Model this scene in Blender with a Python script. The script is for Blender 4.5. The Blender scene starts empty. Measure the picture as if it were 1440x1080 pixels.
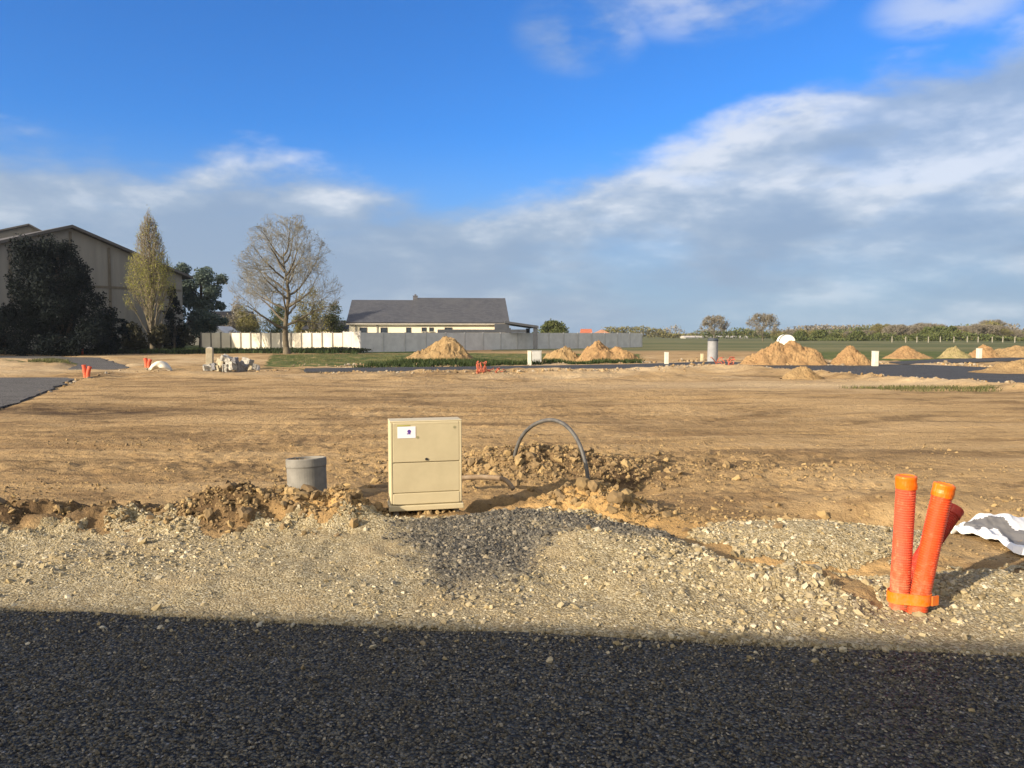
import bpy, bmesh, math, random
import numpy as np
from mathutils import Vector, Matrix, Euler
R = math.radians
sc = bpy.context.scene
COL = sc.collection
rng = np.random.default_rng(7)
random.seed(7)

# ------------------------------------------------------------------ camera
EYE, PITCH, FPX = 1.6, R(3.71), 1080.0
cam = bpy.data.cameras.new('camera'); cam.sensor_width = 36; cam.lens = 27.0
cam.clip_start = 0.05; cam.clip_end = 8000
cobj = bpy.data.objects.new('camera', cam); COL.objects.link(cobj)
cobj.location = (0, 0, EYE); cobj.rotation_euler = (math.pi/2 - PITCH, 0, 0)
sc.camera = cobj

# ------------------------------------------------------------------ light
SUN_EL = R(20.0); SUN_H = Vector((0.79, 0.61, 0)).normalized()          # horizontal travel direction of the light
sun = bpy.data.lights.new('sun', 'SUN'); sun.energy = 4.6; sun.angle = R(0.5); sun.color = (1.0, 0.85, 0.66)
so = bpy.data.objects.new('sun', sun); COL.objects.link(so)
sd = Vector((SUN_H.x*math.cos(SUN_EL), SUN_H.y*math.cos(SUN_EL), -math.sin(SUN_EL)))
so.rotation_euler = sd.to_track_quat('-Z', 'Y').to_euler(); so.location = (-20, -15, 20)
sc.view_settings.view_transform = 'Standard'; sc.view_settings.look = 'None'
sc.view_settings.gamma = 1.0; sc.view_settings.exposure = 0.95
sc.cycles.max_bounces = 6; sc.cycles.diffuse_bounces = 3; sc.cycles.transparent_max_bounces = 4

class NT:                                                              # tiny node-expression helper
    def __init__(s, nt): s.nt = nt
    def n(s, t, **k):
        x = s.nt.nodes.new(t)
        for a, b in k.items(): setattr(x, a, b)
        return x
    def put(s, sock, v):
        if isinstance(v, bpy.types.NodeSocket): s.nt.links.new(v, sock)
        elif v is not None: sock.default_value = v
    def m(s, op, a, b=None, c=None, clamp=False):
        x = s.n('ShaderNodeMath', operation=op); x.use_clamp = clamp
        for i, v in enumerate((a, b, c)):
            if v is not None: s.put(x.inputs[i], v)
        return x.outputs[0]
    def mix(s, f, a, b, mode='MIX'):
        x = s.n('ShaderNodeMix', data_type='RGBA', blend_type=mode)
        s.put(x.inputs[0], f); s.put(x.inputs[6], c4(a)); s.put(x.inputs[7], c4(b)); return x.outputs[2]
    def step(s, v, lo, hi, a=0.0, b=1.0):
        x = s.n('ShaderNodeMapRange', interpolation_type='SMOOTHSTEP'); x.clamp = True
        for i, q in enumerate((v, lo, hi, a, b)): s.put(x.inputs[i], q)
        return x.outputs[0]
    def noise(s, vec, scale, detail=4, rough=0.55, dist=0.0, out=0):
        x = s.n('ShaderNodeTexNoise'); s.put(x.inputs['Vector'], vec)
        for k, v in (('Scale', scale), ('Detail', detail), ('Roughness', rough), ('Distortion', dist)): s.put(x.inputs[k], v)
        return x.outputs[out]
    def vor(s, vec, scale, feature='F1', out='Distance', rand=1.0):
        x = s.n('ShaderNodeTexVoronoi', feature=feature); s.put(x.inputs['Vector'], vec); s.put(x.inputs['Scale'], scale)
        s.put(x.inputs['Randomness'], rand); return x.outputs[out]
    def vec(s, v, scale, off=(0, 0, 0)):
        x = s.n('ShaderNodeMapping'); s.put(x.inputs[0], v); x.inputs[1].default_value = off; x.inputs[3].default_value = scale; return x.outputs[0]
    def attr(s, name):
        return s.n('ShaderNodeAttribute', attribute_name=name).outputs['Fac']
    def ramp(s, f, stops):
        x = s.n('ShaderNodeValToRGB'); s.put(x.inputs[0], f); e = x.color_ramp.elements
        while len(e) < len(stops): e.new(0.5)
        for i, (p, c) in enumerate(stops): e[i].position = p; e[i].color = c4(c)
        return x.outputs[0]
def c4(c):
    return (c[0], c[1], c[2], 1.0) if isinstance(c, (tuple, list)) and len(c) == 3 else c

# ------------------------------------------------------------------ sky: physical sky with a procedural cloud layer by direction
world = bpy.data.worlds.new('World'); sc.world = world; world.use_nodes = True
W = NT(world.node_tree); bg = world.node_tree.nodes['Background']
sky = W.n('ShaderNodeTexSky', sky_type='NISHITA'); sky.sun_disc = False
sky.sun_elevation = SUN_EL; sky.sun_rotation = math.atan2(-SUN_H.x, -SUN_H.y) % (2*math.pi)
sky.air_density = 1.0; sky.dust_density = 0.6; sky.ozone_density = 2.6
SKYTINT = (0.27, 0.73, 1.33)
tc = W.n('ShaderNodeTexCoord').outputs['Generated']
sp = W.n('ShaderNodeSeparateXYZ'); W.put(sp.inputs[0], tc); X, Y, Z = sp.outputs
az = W.m('ARCTAN2', X, Y)                                              # radians clockwise from +Y
el = W.m('MULTIPLY', W.m('ARCSINE', Z), 180/math.pi)                   # degrees
t01 = W.m('ADD', W.m('MULTIPLY', az, 1/(2*math.pi)), 0.5)
fc = W.n('ShaderNodeFloatCurve'); W.put(fc.inputs['Value'], t01)
cu = fc.mapping.curves[0]
EDGE = [(-180, 75), (-110, 75), (-70, 30), (-50, 15), (-34, 12.0), (-26, 11.6), (-13, 11.2), (-2, 9.8), (9, 12.4), (17, 16.0), (24, 17.6), (34, 18.8), (60, 30), (100, 70), (180, 75)]  # beyond the view the bank is raised to add neutral fill light
pts = [((a+180)/360, e/90) for a, e in EDGE]
while len(cu.points) < len(pts): cu.points.new(0.5, 0.5)
for q, (a, b) in zip(cu.points, pts): q.location = (a, b)
fc.mapping.update()
edge = W.m('MULTIPLY', fc.outputs[0], 90)
zz = W.m('ADD', W.m('MAXIMUM', Z, 0.0), 0.30)
cp = W.n('ShaderNodeCombineXYZ')
W.put(cp.inputs[0], W.m('DIVIDE', X, zz)); W.put(cp.inputs[1], W.m('DIVIDE', Y, zz)); W.put(cp.inputs[2], 0.37)
P = W.vec(cp.outputs[0], (1, 1, 1), (1.7, 0.6, 0.0))
n1 = W.noise(P, 2.1, 6, 0.52, 0.15)
n2 = W.noise(W.vec(P, (1, 1, 1), (0.10, 0.11, 0.0)), 2.1, 6, 0.52, 0.15)       # shifted towards the sun: thickness on the lit side
n3 = W.noise(W.vec(P, (1, 1, 1), (7.3, 2.1, 4.0)), 0.9, 4, 0.5)
n4 = W.noise(W.vec(tc, (1, 1, 4.0), (3.1, 1.1, 0)), 3.2, 5, 0.5, 0.2)               # flat streaks towards the horizon
n5 = W.noise(W.vec(tc, (1, 1, 2.6), (5.1, 2.1, 0)), 7.5, 8, 0.56, 0.1)              # small billows
d = W.m('SUBTRACT', edge, el)                                           # degrees below the top edge of the bank
dn = W.m('ADD', d, W.m('ADD', W.m('MULTIPLY', W.m('SUBTRACT', n1, 0.5), 6.0), W.m('MULTIPLY', W.m('SUBTRACT', n5, 0.5), 7.0)))
bank = W.step(dn, -1.0, 2.4)
low = W.m('ADD', el, W.m('ADD', W.m('MULTIPLY', W.m('SUBTRACT', n4, 0.5), 9.0), W.step(az, R(0), R(28), 1.6, -1.4)))
thin = W.step(low, -0.5, 4.5, 0.45, 1.0)   # gaps low above the horizon
bank = W.m('MULTIPLY', bank, thin)
azw = W.step(az, R(-14), R(30), 0.0, 1.0)
holes = W.step(W.m('ADD', n4, W.m('MULTIPLY', n3, 0.3)), 0.44, 0.66, 0.55, 1.0)
bank = W.m('MULTIPLY', bank, W.m('MAXIMUM', holes, W.m('MULTIPLY', azw, 0.95)))
def wisp(a0, e0, ra, re):
    q = W.m('ADD', W.m('POWER', W.m('DIVIDE', W.m('SUBTRACT', az, R(a0)), R(ra)), 2), W.m('POWER', W.m('DIVIDE', W.m('SUBTRACT', el, e0), re), 2))
    return W.m('MULTIPLY', W.step(q, 1.3, 0.0), W.step(n5, 0.34, 0.66))
wis = W.m('MAXIMUM', wisp(14.5, 22.6, 8, 3.0), wisp(5, 21.0, 5, 3))
wis = W.m('MAXIMUM', W.m('MULTIPLY', wis, 1.0), wisp(29, 20, 5, 2))
cov = W.m('MAXIMUM', bank, W.m('MULTIPLY', wis, 0.62))
lit = W.m('ADD', W.m('MULTIPLY', W.m('SUBTRACT', n1, n2), 2.2), W.m('MULTIPLY', W.m('SUBTRACT', n5, 0.5), 2.0))
lit = W.m('ADD', lit, W.step(az, R(-32), R(30), -0.26, 0.24))
lit = W.m('ADD', lit, W.step(el, 2.0, 13.0, -0.22, 0.10))
lit = W.m('ADD', lit, W.step(d, 6.0, 0.5, 0.0, 0.14))
lit = W.m('ADD', lit, W.m('MULTIPLY', W.m('SUBTRACT', n4, 0.5), 0.6))
L = W.step(lit, -0.42, 0.72)
ccol = W.ramp(L, [(0.0, (2.0, 2.65, 3.6)), (0.45, (2.65, 3.25, 4.05)), (0.78, (3.7, 4.15, 4.75)), (1.0, (5.2, 5.4, 5.7))])
# unseen clouds behind the viewer, brightened and warmed as added fill light
sdv = W.m('ADD', W.m('MULTIPLY', X, -SUN_H.x), W.m('MULTIPLY', Y, -SUN_H.y))
back = W.step(sdv, -0.15, 0.9)
ccol = W.mix(back, ccol, (17.0, 14.6, 11.0))
hz = W.step(el, 15.0, 1.0)
tint = W.mix(1.0, sky.outputs[0], SKYTINT, 'MULTIPLY')
skyc = W.mix(W.m('MULTIPLY', hz, 0.85), tint, (2.15, 3.05, 4.0))
W.put(bg.inputs[0], W.mix(W.m('MULTIPLY', cov, 0.88), skyc, ccol)); bg.inputs[1].default_value = 0.08

# ------------------------------------------------------------------ pixel rays of the survey -> points in the place
def ray(px, py):
    dx, dy = (px-720)/FPX, (540-py)/FPX
    return dx, math.cos(PITCH)+dy*math.sin(PITCH), -math.sin(PITCH)+dy*math.cos(PITCH)
def G(px, py, z=0.0):
    a, b, c = ray(px, py); t = (z-EYE)/c; return (a*t, b*t)
def at(px, py, Yd):
    a, b, c = ray(px, py); t = Yd/b; return Vector((a*t, Yd, EYE+c*t))
def xat(px, Yd): return (px-720)/FPX*Yd

# ------------------------------------------------------------------ numpy noise
def _h(ix, iy, seed):
    n = (ix.astype(np.int64)*374761393 + iy.astype(np.int64)*668265263 + seed*1274126177) & 0xffffffff
    n = ((n ^ (n >> 13))*1274126177) & 0xffffffff
    return ((n ^ (n >> 16)) & 0xffffff)/float(0xffffff)
def vnoise(x, y, seed=0):
    ix, iy = np.floor(x), np.floor(y); fx, fy = x-ix, y-iy
    fx = fx*fx*fx*(fx*(fx*6-15)+10); fy = fy*fy*fy*(fy*(fy*6-15)+10)
    a = _h(ix, iy, seed); b = _h(ix+1, iy, seed); c = _h(ix, iy+1, seed); e = _h(ix+1, iy+1, seed)
    return (a*(1-fx)+b*fx)*(1-fy)+(c*(1-fx)+e*fx)*fy - 0.5
def fbm(x, y, oct=4, seed=0, gain=0.5):
    s = 0; a = 1.0
    for o in range(oct):
        s = s+a*vnoise(x*(2**o)+13.7*o, y*(2**o)-7.1*o, seed+o); a *= gain
    return s
def lumps(x, y, seed):                                                 # rounded clods: 1 - distance to nearest jittered cell centre
    ix, iy = np.floor(x), np.floor(y); best = np.full(np.shape(x), 9.0)
    for i in (-1, 0, 1):
        for j in (-1, 0, 1):
            cx, cy = ix+i, iy+j
            dd = (cx+_h(cx, cy, seed)-x)**2+(cy+_h(cx, cy, seed+5)-y)**2
            best = np.minimum(best, dd)
    return np.sqrt(np.maximum(0, 1-best*1.35))
def sstep(v, lo, hi):
    t = np.clip((v-lo)/(hi-lo), 0, 1); return t*t*(3-2*t)
def poly_dist(x, y, pts):                                              # distance to a polyline and its interpolated third value
    best = np.full(np.shape(x), 1e9); val = np.zeros(np.shape(x)); side = np.zeros(np.shape(x))
    for a, b in zip(pts[:-1], pts[1:]):
        ax, ay, bx, by = a[0], a[1], b[0], b[1]; vx, vy = bx-ax, by-ay; L2 = vx*vx+vy*vy
        t = np.clip(((x-ax)*vx+(y-ay)*vy)/L2, 0, 1); ddx, ddy = x-ax-t*vx, y-ay-t*vy; dd = np.hypot(ddx, ddy)
        k = dd < best; best = np.where(k, dd, best); val = np.where(k, a[2]+t*(b[2]-a[2]), val) if len(a) > 2 else val
        side = np.where(k, np.sign(vx*ddy-vy*ddx), side)
    return best, val, side
def inpoly(x, y, pts):
    r = np.zeros(np.shape(x), bool); n = len(pts)
    for i in range(n):
        x0, y0 = pts[i][:2]; x1, y1 = pts[(i+1) % n][:2]
        if y0 == y1: continue
        k = ((y0 > y) != (y1 > y)) & (x < (x1-x0)*(y-y0)/(y1-y0)+x0); r ^= k
    return r
def blob(x, y, cx, cy, rx, ry, ang=0.0):
    c, s = math.cos(ang), math.sin(ang); u = (x-cx)*c+(y-cy)*s; v = -(x-cx)*s+(y-cy)*c
    return np.exp(-((u/rx)**2+(v/ry)**2))

# ------------------------------------------------------------------ lines of the site
RA, RB = G(0, 857), G(1440, 924)                                       # edge of the near road
def road_y(x): return RA[1]+(RB[1]-RA[1])*(x-RA[0])/(RB[0]-RA[0])
SOIL = [G(-400, 752, .05), G(0, 752, .05), G(100, 744, .06), G(200, 739, .07), G(300, 738, .08), G(420, 732, .08), G(500, 738, .06), G(555, 722, .05), G(650, 720, .10), G(740, 722, .10), G(850, 738), G(930, 770), G(1000, 790), G(1085, 820), G(1200, 850), G(1440, 880), G(1900, 890)]
SX, SY = [p[0] for p in SOIL], [p[1] for p in SOIL]
def soil_y(x): return np.interp(x, SX, SY)
PATCH = G(1130, 765)
LEFT_ROAD = [G(-60, 596), G(0, 573), G(40, 557), G(105, 534), G(100, 531), G(0, 531), G(-700, 531), G(-900, 596)]
LEFT_ROAD2 = [G(90, 502), G(140, 503), G(185, 517), G(150, 521), G(95, 519), G(112, 512), G(60, 504), G(-200, 501.5), G(-200, 499.6), G(80, 500.5)]
FAR_ROAD = [G(430, 523), G(700, 521.5), G(880, 519), G(1000, 516), G(1060, 517), G(1130, 522), G(1200, 527), G(1440, 541), G(1700, 556), G(1700, 530), G(1440, 518.5), G(1300, 513), G(1200, 512.5), G(1060, 510), G(1000, 508.5), G(880, 512.5), G(700, 515), G(430, 518)]
FAR_ROAD2 = [G(1270, 512.3), G(1440, 507), G(1700, 504), G(1700, 500.5), G(1440, 502.5), G(1320, 505), G(1250, 509)]

HUMP = [(-1.5, 6.2, .02), (-0.9, 6.2, .035), (-0.2, 6.15, .085), (.45, 5.95, .125), (1.0, 5.55, .12), (1.45, 5.15, .10), (1.75, 4.95, .05)]
TRENCH = [(-2.1, 7.15, .10), (-1.5, 6.95, .14), (-0.9, 6.95, .18), (-0.25, 6.95, .36), (0.35, 7.25, .38), (0.95, 7.75, .26), (1.5, 8.1, .04)]
def H(x, y):
    """height of the site"""
    near = y < 40
    z = fbm(x*0.11, y*0.11, 3, 11)*0.10*sstep(y, 7, 14)
    z = z+fbm(x*0.8, y*0.8, 3, 21)*0.035*sstep(y, 6.5, 9)*sstep(y, 60, 30)
    # tracks of the machines run across the plot
    st = fbm(x*0.22+3, y*3.4+fbm(x*.25, y*.25, 2, 5)*2.5, 4, 31, .6)
    amp = sstep(y, 7.5, 10)*sstep(y, 45, 30)
    z = z+st*0.040*amp
    rough = np.clip(fbm(x*0.22+9, y*0.5, 3, 41)+0.10, 0, 1)+1.5*blob(x, y, 2.5, 9.6, 2.0, .7)+1.0*blob(x, y, -5.4, 9.2, 2.2, .5)+.9*blob(x, y, 3.6, 7.6, 1.4, .5)
    z = z+fbm(x*7, y*7, 4, 51, .6)*(0.010+0.038*rough)*sstep(y, 5, 8)*sstep(y, 40, 12)
    # near edge of the plot: broken crust of clods beside the gravel
    sy = soil_y(x); e = y-sy
    rim = np.exp(-((e-0.34)/0.24)**2)*sstep(x, -0.7, -1.6)*(0.07+0.08*sstep(x, -4.6, -2.6))*(1+1.5*fbm(x*1.7, y*1.7, 3, 20))
    z = z+rim
    crust = 1.5*np.exp(-((e-0.30)/0.34)**2)*sstep(x, 1.3, 0.4)
    sp_ = 1.1*blob(x, y, 0.25, 8.75, 1.3, 0.75)+1.0*blob(x, y, .85, 6.75, .55, .38, -.3)+.9*blob(x, y, -1.45, 6.5, .5, .5)+.25*blob(x, y, 2.4, 8.9, 1.5, .6)
    lump = np.clip(crust+sp_, 0, 1.3)
    wx, wy = x+fbm(x*6, y*6, 3, 23)*.10, y+fbm(x*6+5, y*6, 3, 24)*.10
    z = z+lump*(lumps(wx*4.6, wy*5.6, 3)*0.105+lumps(wx*11, wy*13, 8)*0.060+lumps(wx*25, wy*27, 9)*.024+fbm(x*18, y*18, 3, 27)*.03-0.06)
    z = z+0.17*blob(x, y, 0.2, 8.85, 1.1, 0.6)+0.13*blob(x, y, 0.75, 6.75, .42, .28, -.3)
    # trench behind the gravel hump
    d, v, s = poly_dist(x, y, TRENCH); z = z-v*sstep(d, 0.42, 0.12)*1.0
    z = z-0.13*blob(x, y, -1.78, 7.02, .34, .26)-.06*blob(x, y, -1.35, 7.25, .3, .3)
    # verge and hump
    d, v, s = poly_dist(x, y, HUMP)
    front = np.exp(-(d/0.62)**2); back = np.exp(-(d/0.24)**2)
    z = z+v*np.where(s < 0, front, back)
    verge = sstep(e, 0.15, -0.1)
    z = z+verge*(0.022*sstep(y-road_y(x), 0, 0.9)+fbm(x*2.2, y*2.2, 3, 61)*0.05*sstep(y-road_y(x), 0.05, 0.6)+fbm(x*14, y*14, 3, 71)*0.012)
    wb = np.clip(1.6*blob(x, y, -0.72, 6.62, .50, .34), 0, 1); z = z*(1-wb)+wb*(.035+fbm(x*14, y*14, 3, 71)*0.012)
    # right: gravel bank, sandy hollow behind it, pale gravel patch, rut behind the orange pipes
    z = z+0.08*blob(x, y, 1.7, 4.72, .7, .22, -.08)*sstep(x, .9, 1.6)+.08*blob(x, y, 3.1, 4.75, .6, .25)-.05*blob(x, y, 2.28, 4.4, .3, .3)
    z = z-0.10*blob(x, y, 2.15, 5.2, .75, .22)+0.12*blob(x, y, PATCH[0]+.15, PATCH[1]+.15, .8, .38, -.1)
    z = z-0.20*blob(x, y, 3.15, 6.65, .75, .28, -.25)+.10*blob(x, y, 3.7, 7.2, .9, .4)
    z = z+fbm(x*9, y*9, 3, 81)*.05*blob(x, y, 2.6, 5.0, 1.8, .6)
    # dark rut on the left of the plot
    z = z-0.03*blob(x, y, -9.7, 16.3, 4.2, .45, -.02)
    # banks along the far road
    far = sstep(y, 24, 28)
    z = z+far*sstep(y, 70, 45)*fbm(x*0.6, y*0.6, 5, 91, .6)*0.13
    d, v, s = poly_dist(x, y, [G(1060, 522)+(.08,), G(1150, 528)+(.13,), G(1250, 535)+(.14,), G(1440, 549)+(.15,), G(1700, 565)+(.15,)])
    z = z+v*np.exp(-(d/0.8)**2)*(1+1.2*fbm(x*1.9, y*1.9, 4, 17))
    d, v, s = poly_dist(x, y, [G(880, 522)+(.05,), G(960, 520)+(.14,), G(1010, 520)+(.18,), G(1070, 522)+(.12,)])
    z = z+v*np.exp(-(d/1.4)**2)*(1+0.7*fbm(x*1.5, y*1.5, 3, 18))
    d, v, s = poly_dist(x, y, [G(-60, 527)+(.14,), G(40, 526)+(.10,), G(100, 527)+(.05,)])
    z = z+v*np.exp(-(d/1.6)**2)
    z = z+.28*blob(x, y, *G(8, 515), 3.5, 3.0)*(1+fbm(x*.9,y*.9,3,19))
    # under the roads the ground is level and a little lower
    z = np.where(y < road_y(x)+0.02, np.minimum(z, -0.02)*0-0.03, z)
    return z
def smooth_road(x, y, z):
    for poly, pad in ((LEFT_ROAD, .35), (FAR_ROAD, .3), (LEFT_ROAD2, .4), (FAR_ROAD2, .4)):
        dd, _, _ = poly_dist(x, y, [p[:2] for p in poly]+[poly[0][:2]])
        ins = inpoly(x, y, poly); w = np.where(ins, 1.0, sstep(dd, pad, 0.0))
        z = z*(1-w)+(-0.05)*w
    return z
def HG(x, y):
    x = np.atleast_1d(np.asarray(x, float)); y = np.atleast_1d(np.asarray(y, float))
    return smooth_road(x, y, H(x, y))
def hz1(x, y): return float(HG([x], [y])[0])

# ------------------------------------------------------------------ mesh helpers
def link(name, me, m=None, parent=None, smooth=False):
    me.name = name
    o = bpy.data.objects.new(name, me); COL.objects.link(o)
    for q in (m if isinstance(m, (list, tuple)) else [m]):
        if q is not None: me.materials.append(q)
    if parent is not None: o.parent = parent
    me.polygons.foreach_set('use_smooth', np.full(len(me.polygons), bool(smooth))); me.update()
    return o
def mesh_np(name, v, f, m=None, parent=None, smooth=False, attrs=None, corner=4, mats=None):
    """v (n,3); f (k,corner)"""
    me = bpy.data.meshes.new(name); v = np.asarray(v, np.float32); f = np.asarray(f, np.int32)
    me.vertices.add(len(v)); me.vertices.foreach_set('co', v.ravel())
    me.loops.add(f.size); me.loops.foreach_set('vertex_index', f.ravel())
    k = f.shape[1]; me.polygons.add(len(f)); me.polygons.foreach_set('loop_start', np.arange(0, f.size, k, dtype=np.int32))
    try: me.polygons.foreach_set('loop_total', np.full(len(f), k, np.int32))
    except Exception: pass
    for a, vals in (attrs or {}).items():
        at_ = me.attributes.new(a, 'FLOAT', 'POINT'); at_.data.foreach_set('value', np.asarray(vals, np.float32))
    if mats is not None: me.polygons.foreach_set('material_index', np.asarray(mats, np.int32))
    me.update(calc_edges=True); me.validate()
    return link(name, me, m, parent, smooth)
class MB:
    """collects shapes for ONE mesh"""
    def __init__(s): s.v = []; s.f = []
    def add(s, v, f):
        b = len(s.v); s.v += [tuple(q) for q in v]; s.f += [tuple(i+b for i in q) for q in f]; return s
    def box(s, c, d, rz=0.0, M=None):
        x, y, z = d[0]/2, d[1]/2, d[2]/2
        vs = [Vector((a, b, e)) for a in (-x, x) for b in (-y, y) for e in (-z, z)]
        Q = M if M is not None else Matrix.Rotation(rz, 3, 'Z')
        vs = [Q @ q + Vector(c) for q in vs]
        return s.add(vs, [(0, 1, 3, 2), (4, 6, 7, 5), (0, 4, 5, 1), (2, 3, 7, 6), (0, 2, 6, 4), (1, 5, 7, 3)])
    def tube(s, pts, rad, n=8, caps=True):
        pts = [Vector(p) for p in pts]; k = len(pts); b = len(s.v)
        rad = rad if isinstance(rad, (list, tuple)) else [rad]*k
        prev = None
        for i, p in enumerate(pts):
            t = (pts[min(i+1, k-1)]-pts[max(i-1, 0)]).normalized()
            if prev is None: u = t.orthogonal().normalized()
            else: u = (prev-t*prev.dot(t)).normalized()
            prev = u; w = t.cross(u)
            for j in range(n):
                a = 2*math.pi*j/n; s.v.append(tuple(p+(u*math.cos(a)+w*math.sin(a))*rad[i]))
        for i in range(k-1):
            for j in range(n):
                s.f.append((b+i*n+j, b+i*n+(j+1) % n, b+(i+1)*n+(j+1) % n, b+(i+1)*n+j))
        if caps: s.f.append(tuple(b+j for j in reversed(range(n)))); s.f.append(tuple(b+(k-1)*n+j for j in range(n)))
        return s
    def prism(s, poly, axis_vec):
        n = len(poly); a = [Vector(p) for p in poly]; c = [p+Vector(axis_vec) for p in a]
        return s.add(a+c, [tuple(reversed(range(n))), tuple(range(n, 2*n))]+[(i, (i+1) % n, n+(i+1) % n, n+i) for i in range(n)])
    def build(s, name, m, parent=None, bevel=0.0, smooth=False, seg=2):
        me = bpy.data.meshes.new(name); me.from_pydata(s.v, [], s.f); me.update()
        bm = bmesh.new(); bm.from_mesh(me); bmesh.ops.recalc_face_normals(bm, faces=bm.faces)
        if bevel: bmesh.ops.bevel(bm, geom=[e for e in bm.edges if e.is_manifold and e.calc_face_angle(0) > 0.5], offset=bevel, segments=seg, affect='EDGES', profile=0.5, clamp_overlap=True)
        bm.to_mesh(me); bm.free()
        return link(name, me, m, parent, smooth)
def tag(o, label=None, cat=None, group=None, kind=None):
    if label: o['label'] = label
    if cat: o['category'] = cat
    if group: o['group'] = group
    if kind: o['kind'] = kind
    return o
def thing(name, loc, label, cat, group=None, rz=0.0):
    o = bpy.data.objects.new(name, None); COL.objects.link(o); o.location = loc; o.rotation_euler = (0, 0, rz)
    o.empty_display_size = 0.2
    return tag(o, label, cat, group)
def copy_tree(o, parent=None):
    c = o.copy(); COL.objects.link(c)
    if parent is not None: c.parent = parent
    for ch in [q for q in o.children]: copy_tree(ch, c)
    return c

# ------------------------------------------------------------------ materials
def new_mat(name):
    m = bpy.data.materials.new(name); m.use_nodes = True
    N = NT(m.node_tree); b = m.node_tree.nodes['Principled BSDF']
    return m, N, b
def bump(N, b, h, dist, strength=1.0):
    x = N.n('ShaderNodeBump'); N.put(x.inputs['Height'], h); x.inputs['Distance'].default_value = dist; x.inputs['Strength'].default_value = strength
    N.put(b.inputs['Normal'], x.outputs[0])
def pos(N): return N.n('ShaderNodeNewGeometry').outputs['Position']
def objc(N): return N.n('ShaderNodeTexCoord').outputs['Object']
def simple(name, a, b2=None, scale=6.0, rough=0.7, bd=0.0, spec=0.3, metal=0.0, det=5):
    m, N, b = new_mat(name); p = objc(N); f = N.noise(p, scale, det, 0.6)
    f2 = N.step(f, 0.3, 0.7)
    N.put(b.inputs['Base Color'], N.mix(f2, a, b2 if b2 else tuple(c*0.75 for c in a)))
    b.inputs['Roughness'].default_value = rough; b.inputs['Specular IOR Level'].default_value = spec; b.inputs['Metallic'].default_value = metal
    if bd: bump(N, b, f, bd)
    return m

def soil_material():
    m, N, b = new_mat('bare_soil'); p = pos(N)
    big = N.noise(N.vec(p, (0.10, 0.22, 1)), 1.0, 5, 0.6)
    streak = N.noise(N.vec(p, (0.14, 0.75, 1)), 1.5, 7, 0.66, 0.5)
    fine = N.noise(p, 9.0, 6, 0.65)
    grain = N.noise(p, 55.0, 4, 0.7)
    c = N.mix(N.step(big, 0.3, 0.7), (0.385, 0.265, 0.130), (0.31, 0.208, 0.098))
    c = N.mix(N.m('MULTIPLY', N.step(streak, 0.47, 0.64), 0.62), c, (0.165, 0.104, 0.052))
    blot = N.noise(N.vec(p, (0.45, 0.9, 1)), 1.0, 8, 0.72)
    c = N.mix(N.m('MULTIPLY', N.step(blot, 0.52, 0.62), 0.72), c, (0.128, 0.085, 0.044))
    c = N.mix(N.m('MULTIPLY', N.step(blot, 0.48, 0.38), 0.5), c, (0.44, 0.315, 0.165))
    c = N.mix(N.m('MULTIPLY', N.step(streak, 0.46, 0.30), 0.5), c, (0.46, 0.325, 0.175))
    c = N.mix(N.m('MULTIPLY', N.step(fine, 0.50, 0.72), 0.45), c, (0.20, 0.125, 0.066))
    c = N.mix(N.m('MULTIPLY', N.step(fine, 0.45, 0.28), 0.35), c, (0.50, 0.335, 0.175))
    dark_soil = N.m('MULTIPLY', N.attr('dark_soil'), N.step(N.noise(N.vec(p, (.5, 1.3, 1)), 2.6, 6, 0.70), 0.36, 0.56, 0.45, 1.0))
    c = N.mix(dark_soil, c, (0.082, 0.054, 0.031))
    sand = N.m('MULTIPLY', N.attr('sand'), N.step(fine, 0.25, 0.65, 1.0, 0.55))
    c = N.mix(sand, c, (0.52, 0.325, 0.125))
    pale = N.m('MULTIPLY', N.attr('pale'), N.step(fine, 0.3, 0.7, 1.0, 0.6))
    c = N.mix(pale, c, (0.56, 0.43, 0.26))
    gn = N.noise(p, 1.3, 6, 0.7)
    ga = N.step(N.m('ADD', N.attr('grass'), N.m('MULTIPLY', N.m('SUBTRACT', gn, 0.5), 1.1)), 0.38, 0.62)
    gc = N.mix(N.step(N.noise(p, 0.35, 6, 0.65), 0.35, 0.65), (0.070, 0.098, 0.028), (0.150, 0.150, 0.055))
    gc = N.mix(N.step(gn, 0.45, 0.7), gc, (0.045, 0.062, 0.022))
    c = N.mix(ga, c, gc)
    fa = N.attr('field')
    fcol = N.mix(N.step(N.noise(N.vec(p, (0.012, 0.09, 1)), 1.0, 6, 0.68), 0.38, 0.62), (0.070, 0.088, 0.036), (0.165, 0.155, 0.075))
    c = N.mix(fa, c, fcol)
    N.put(b.inputs['Base Color'], c); b.inputs['Roughness'].default_value = 0.95; b.inputs['Specular IOR Level'].default_value = 0.08
    hgt = N.m('ADD', N.m('MULTIPLY', fine, 1.0), N.m('MULTIPLY', grain, 0.28))
    bump(N, b, hgt, 0.045)
    return m
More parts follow.
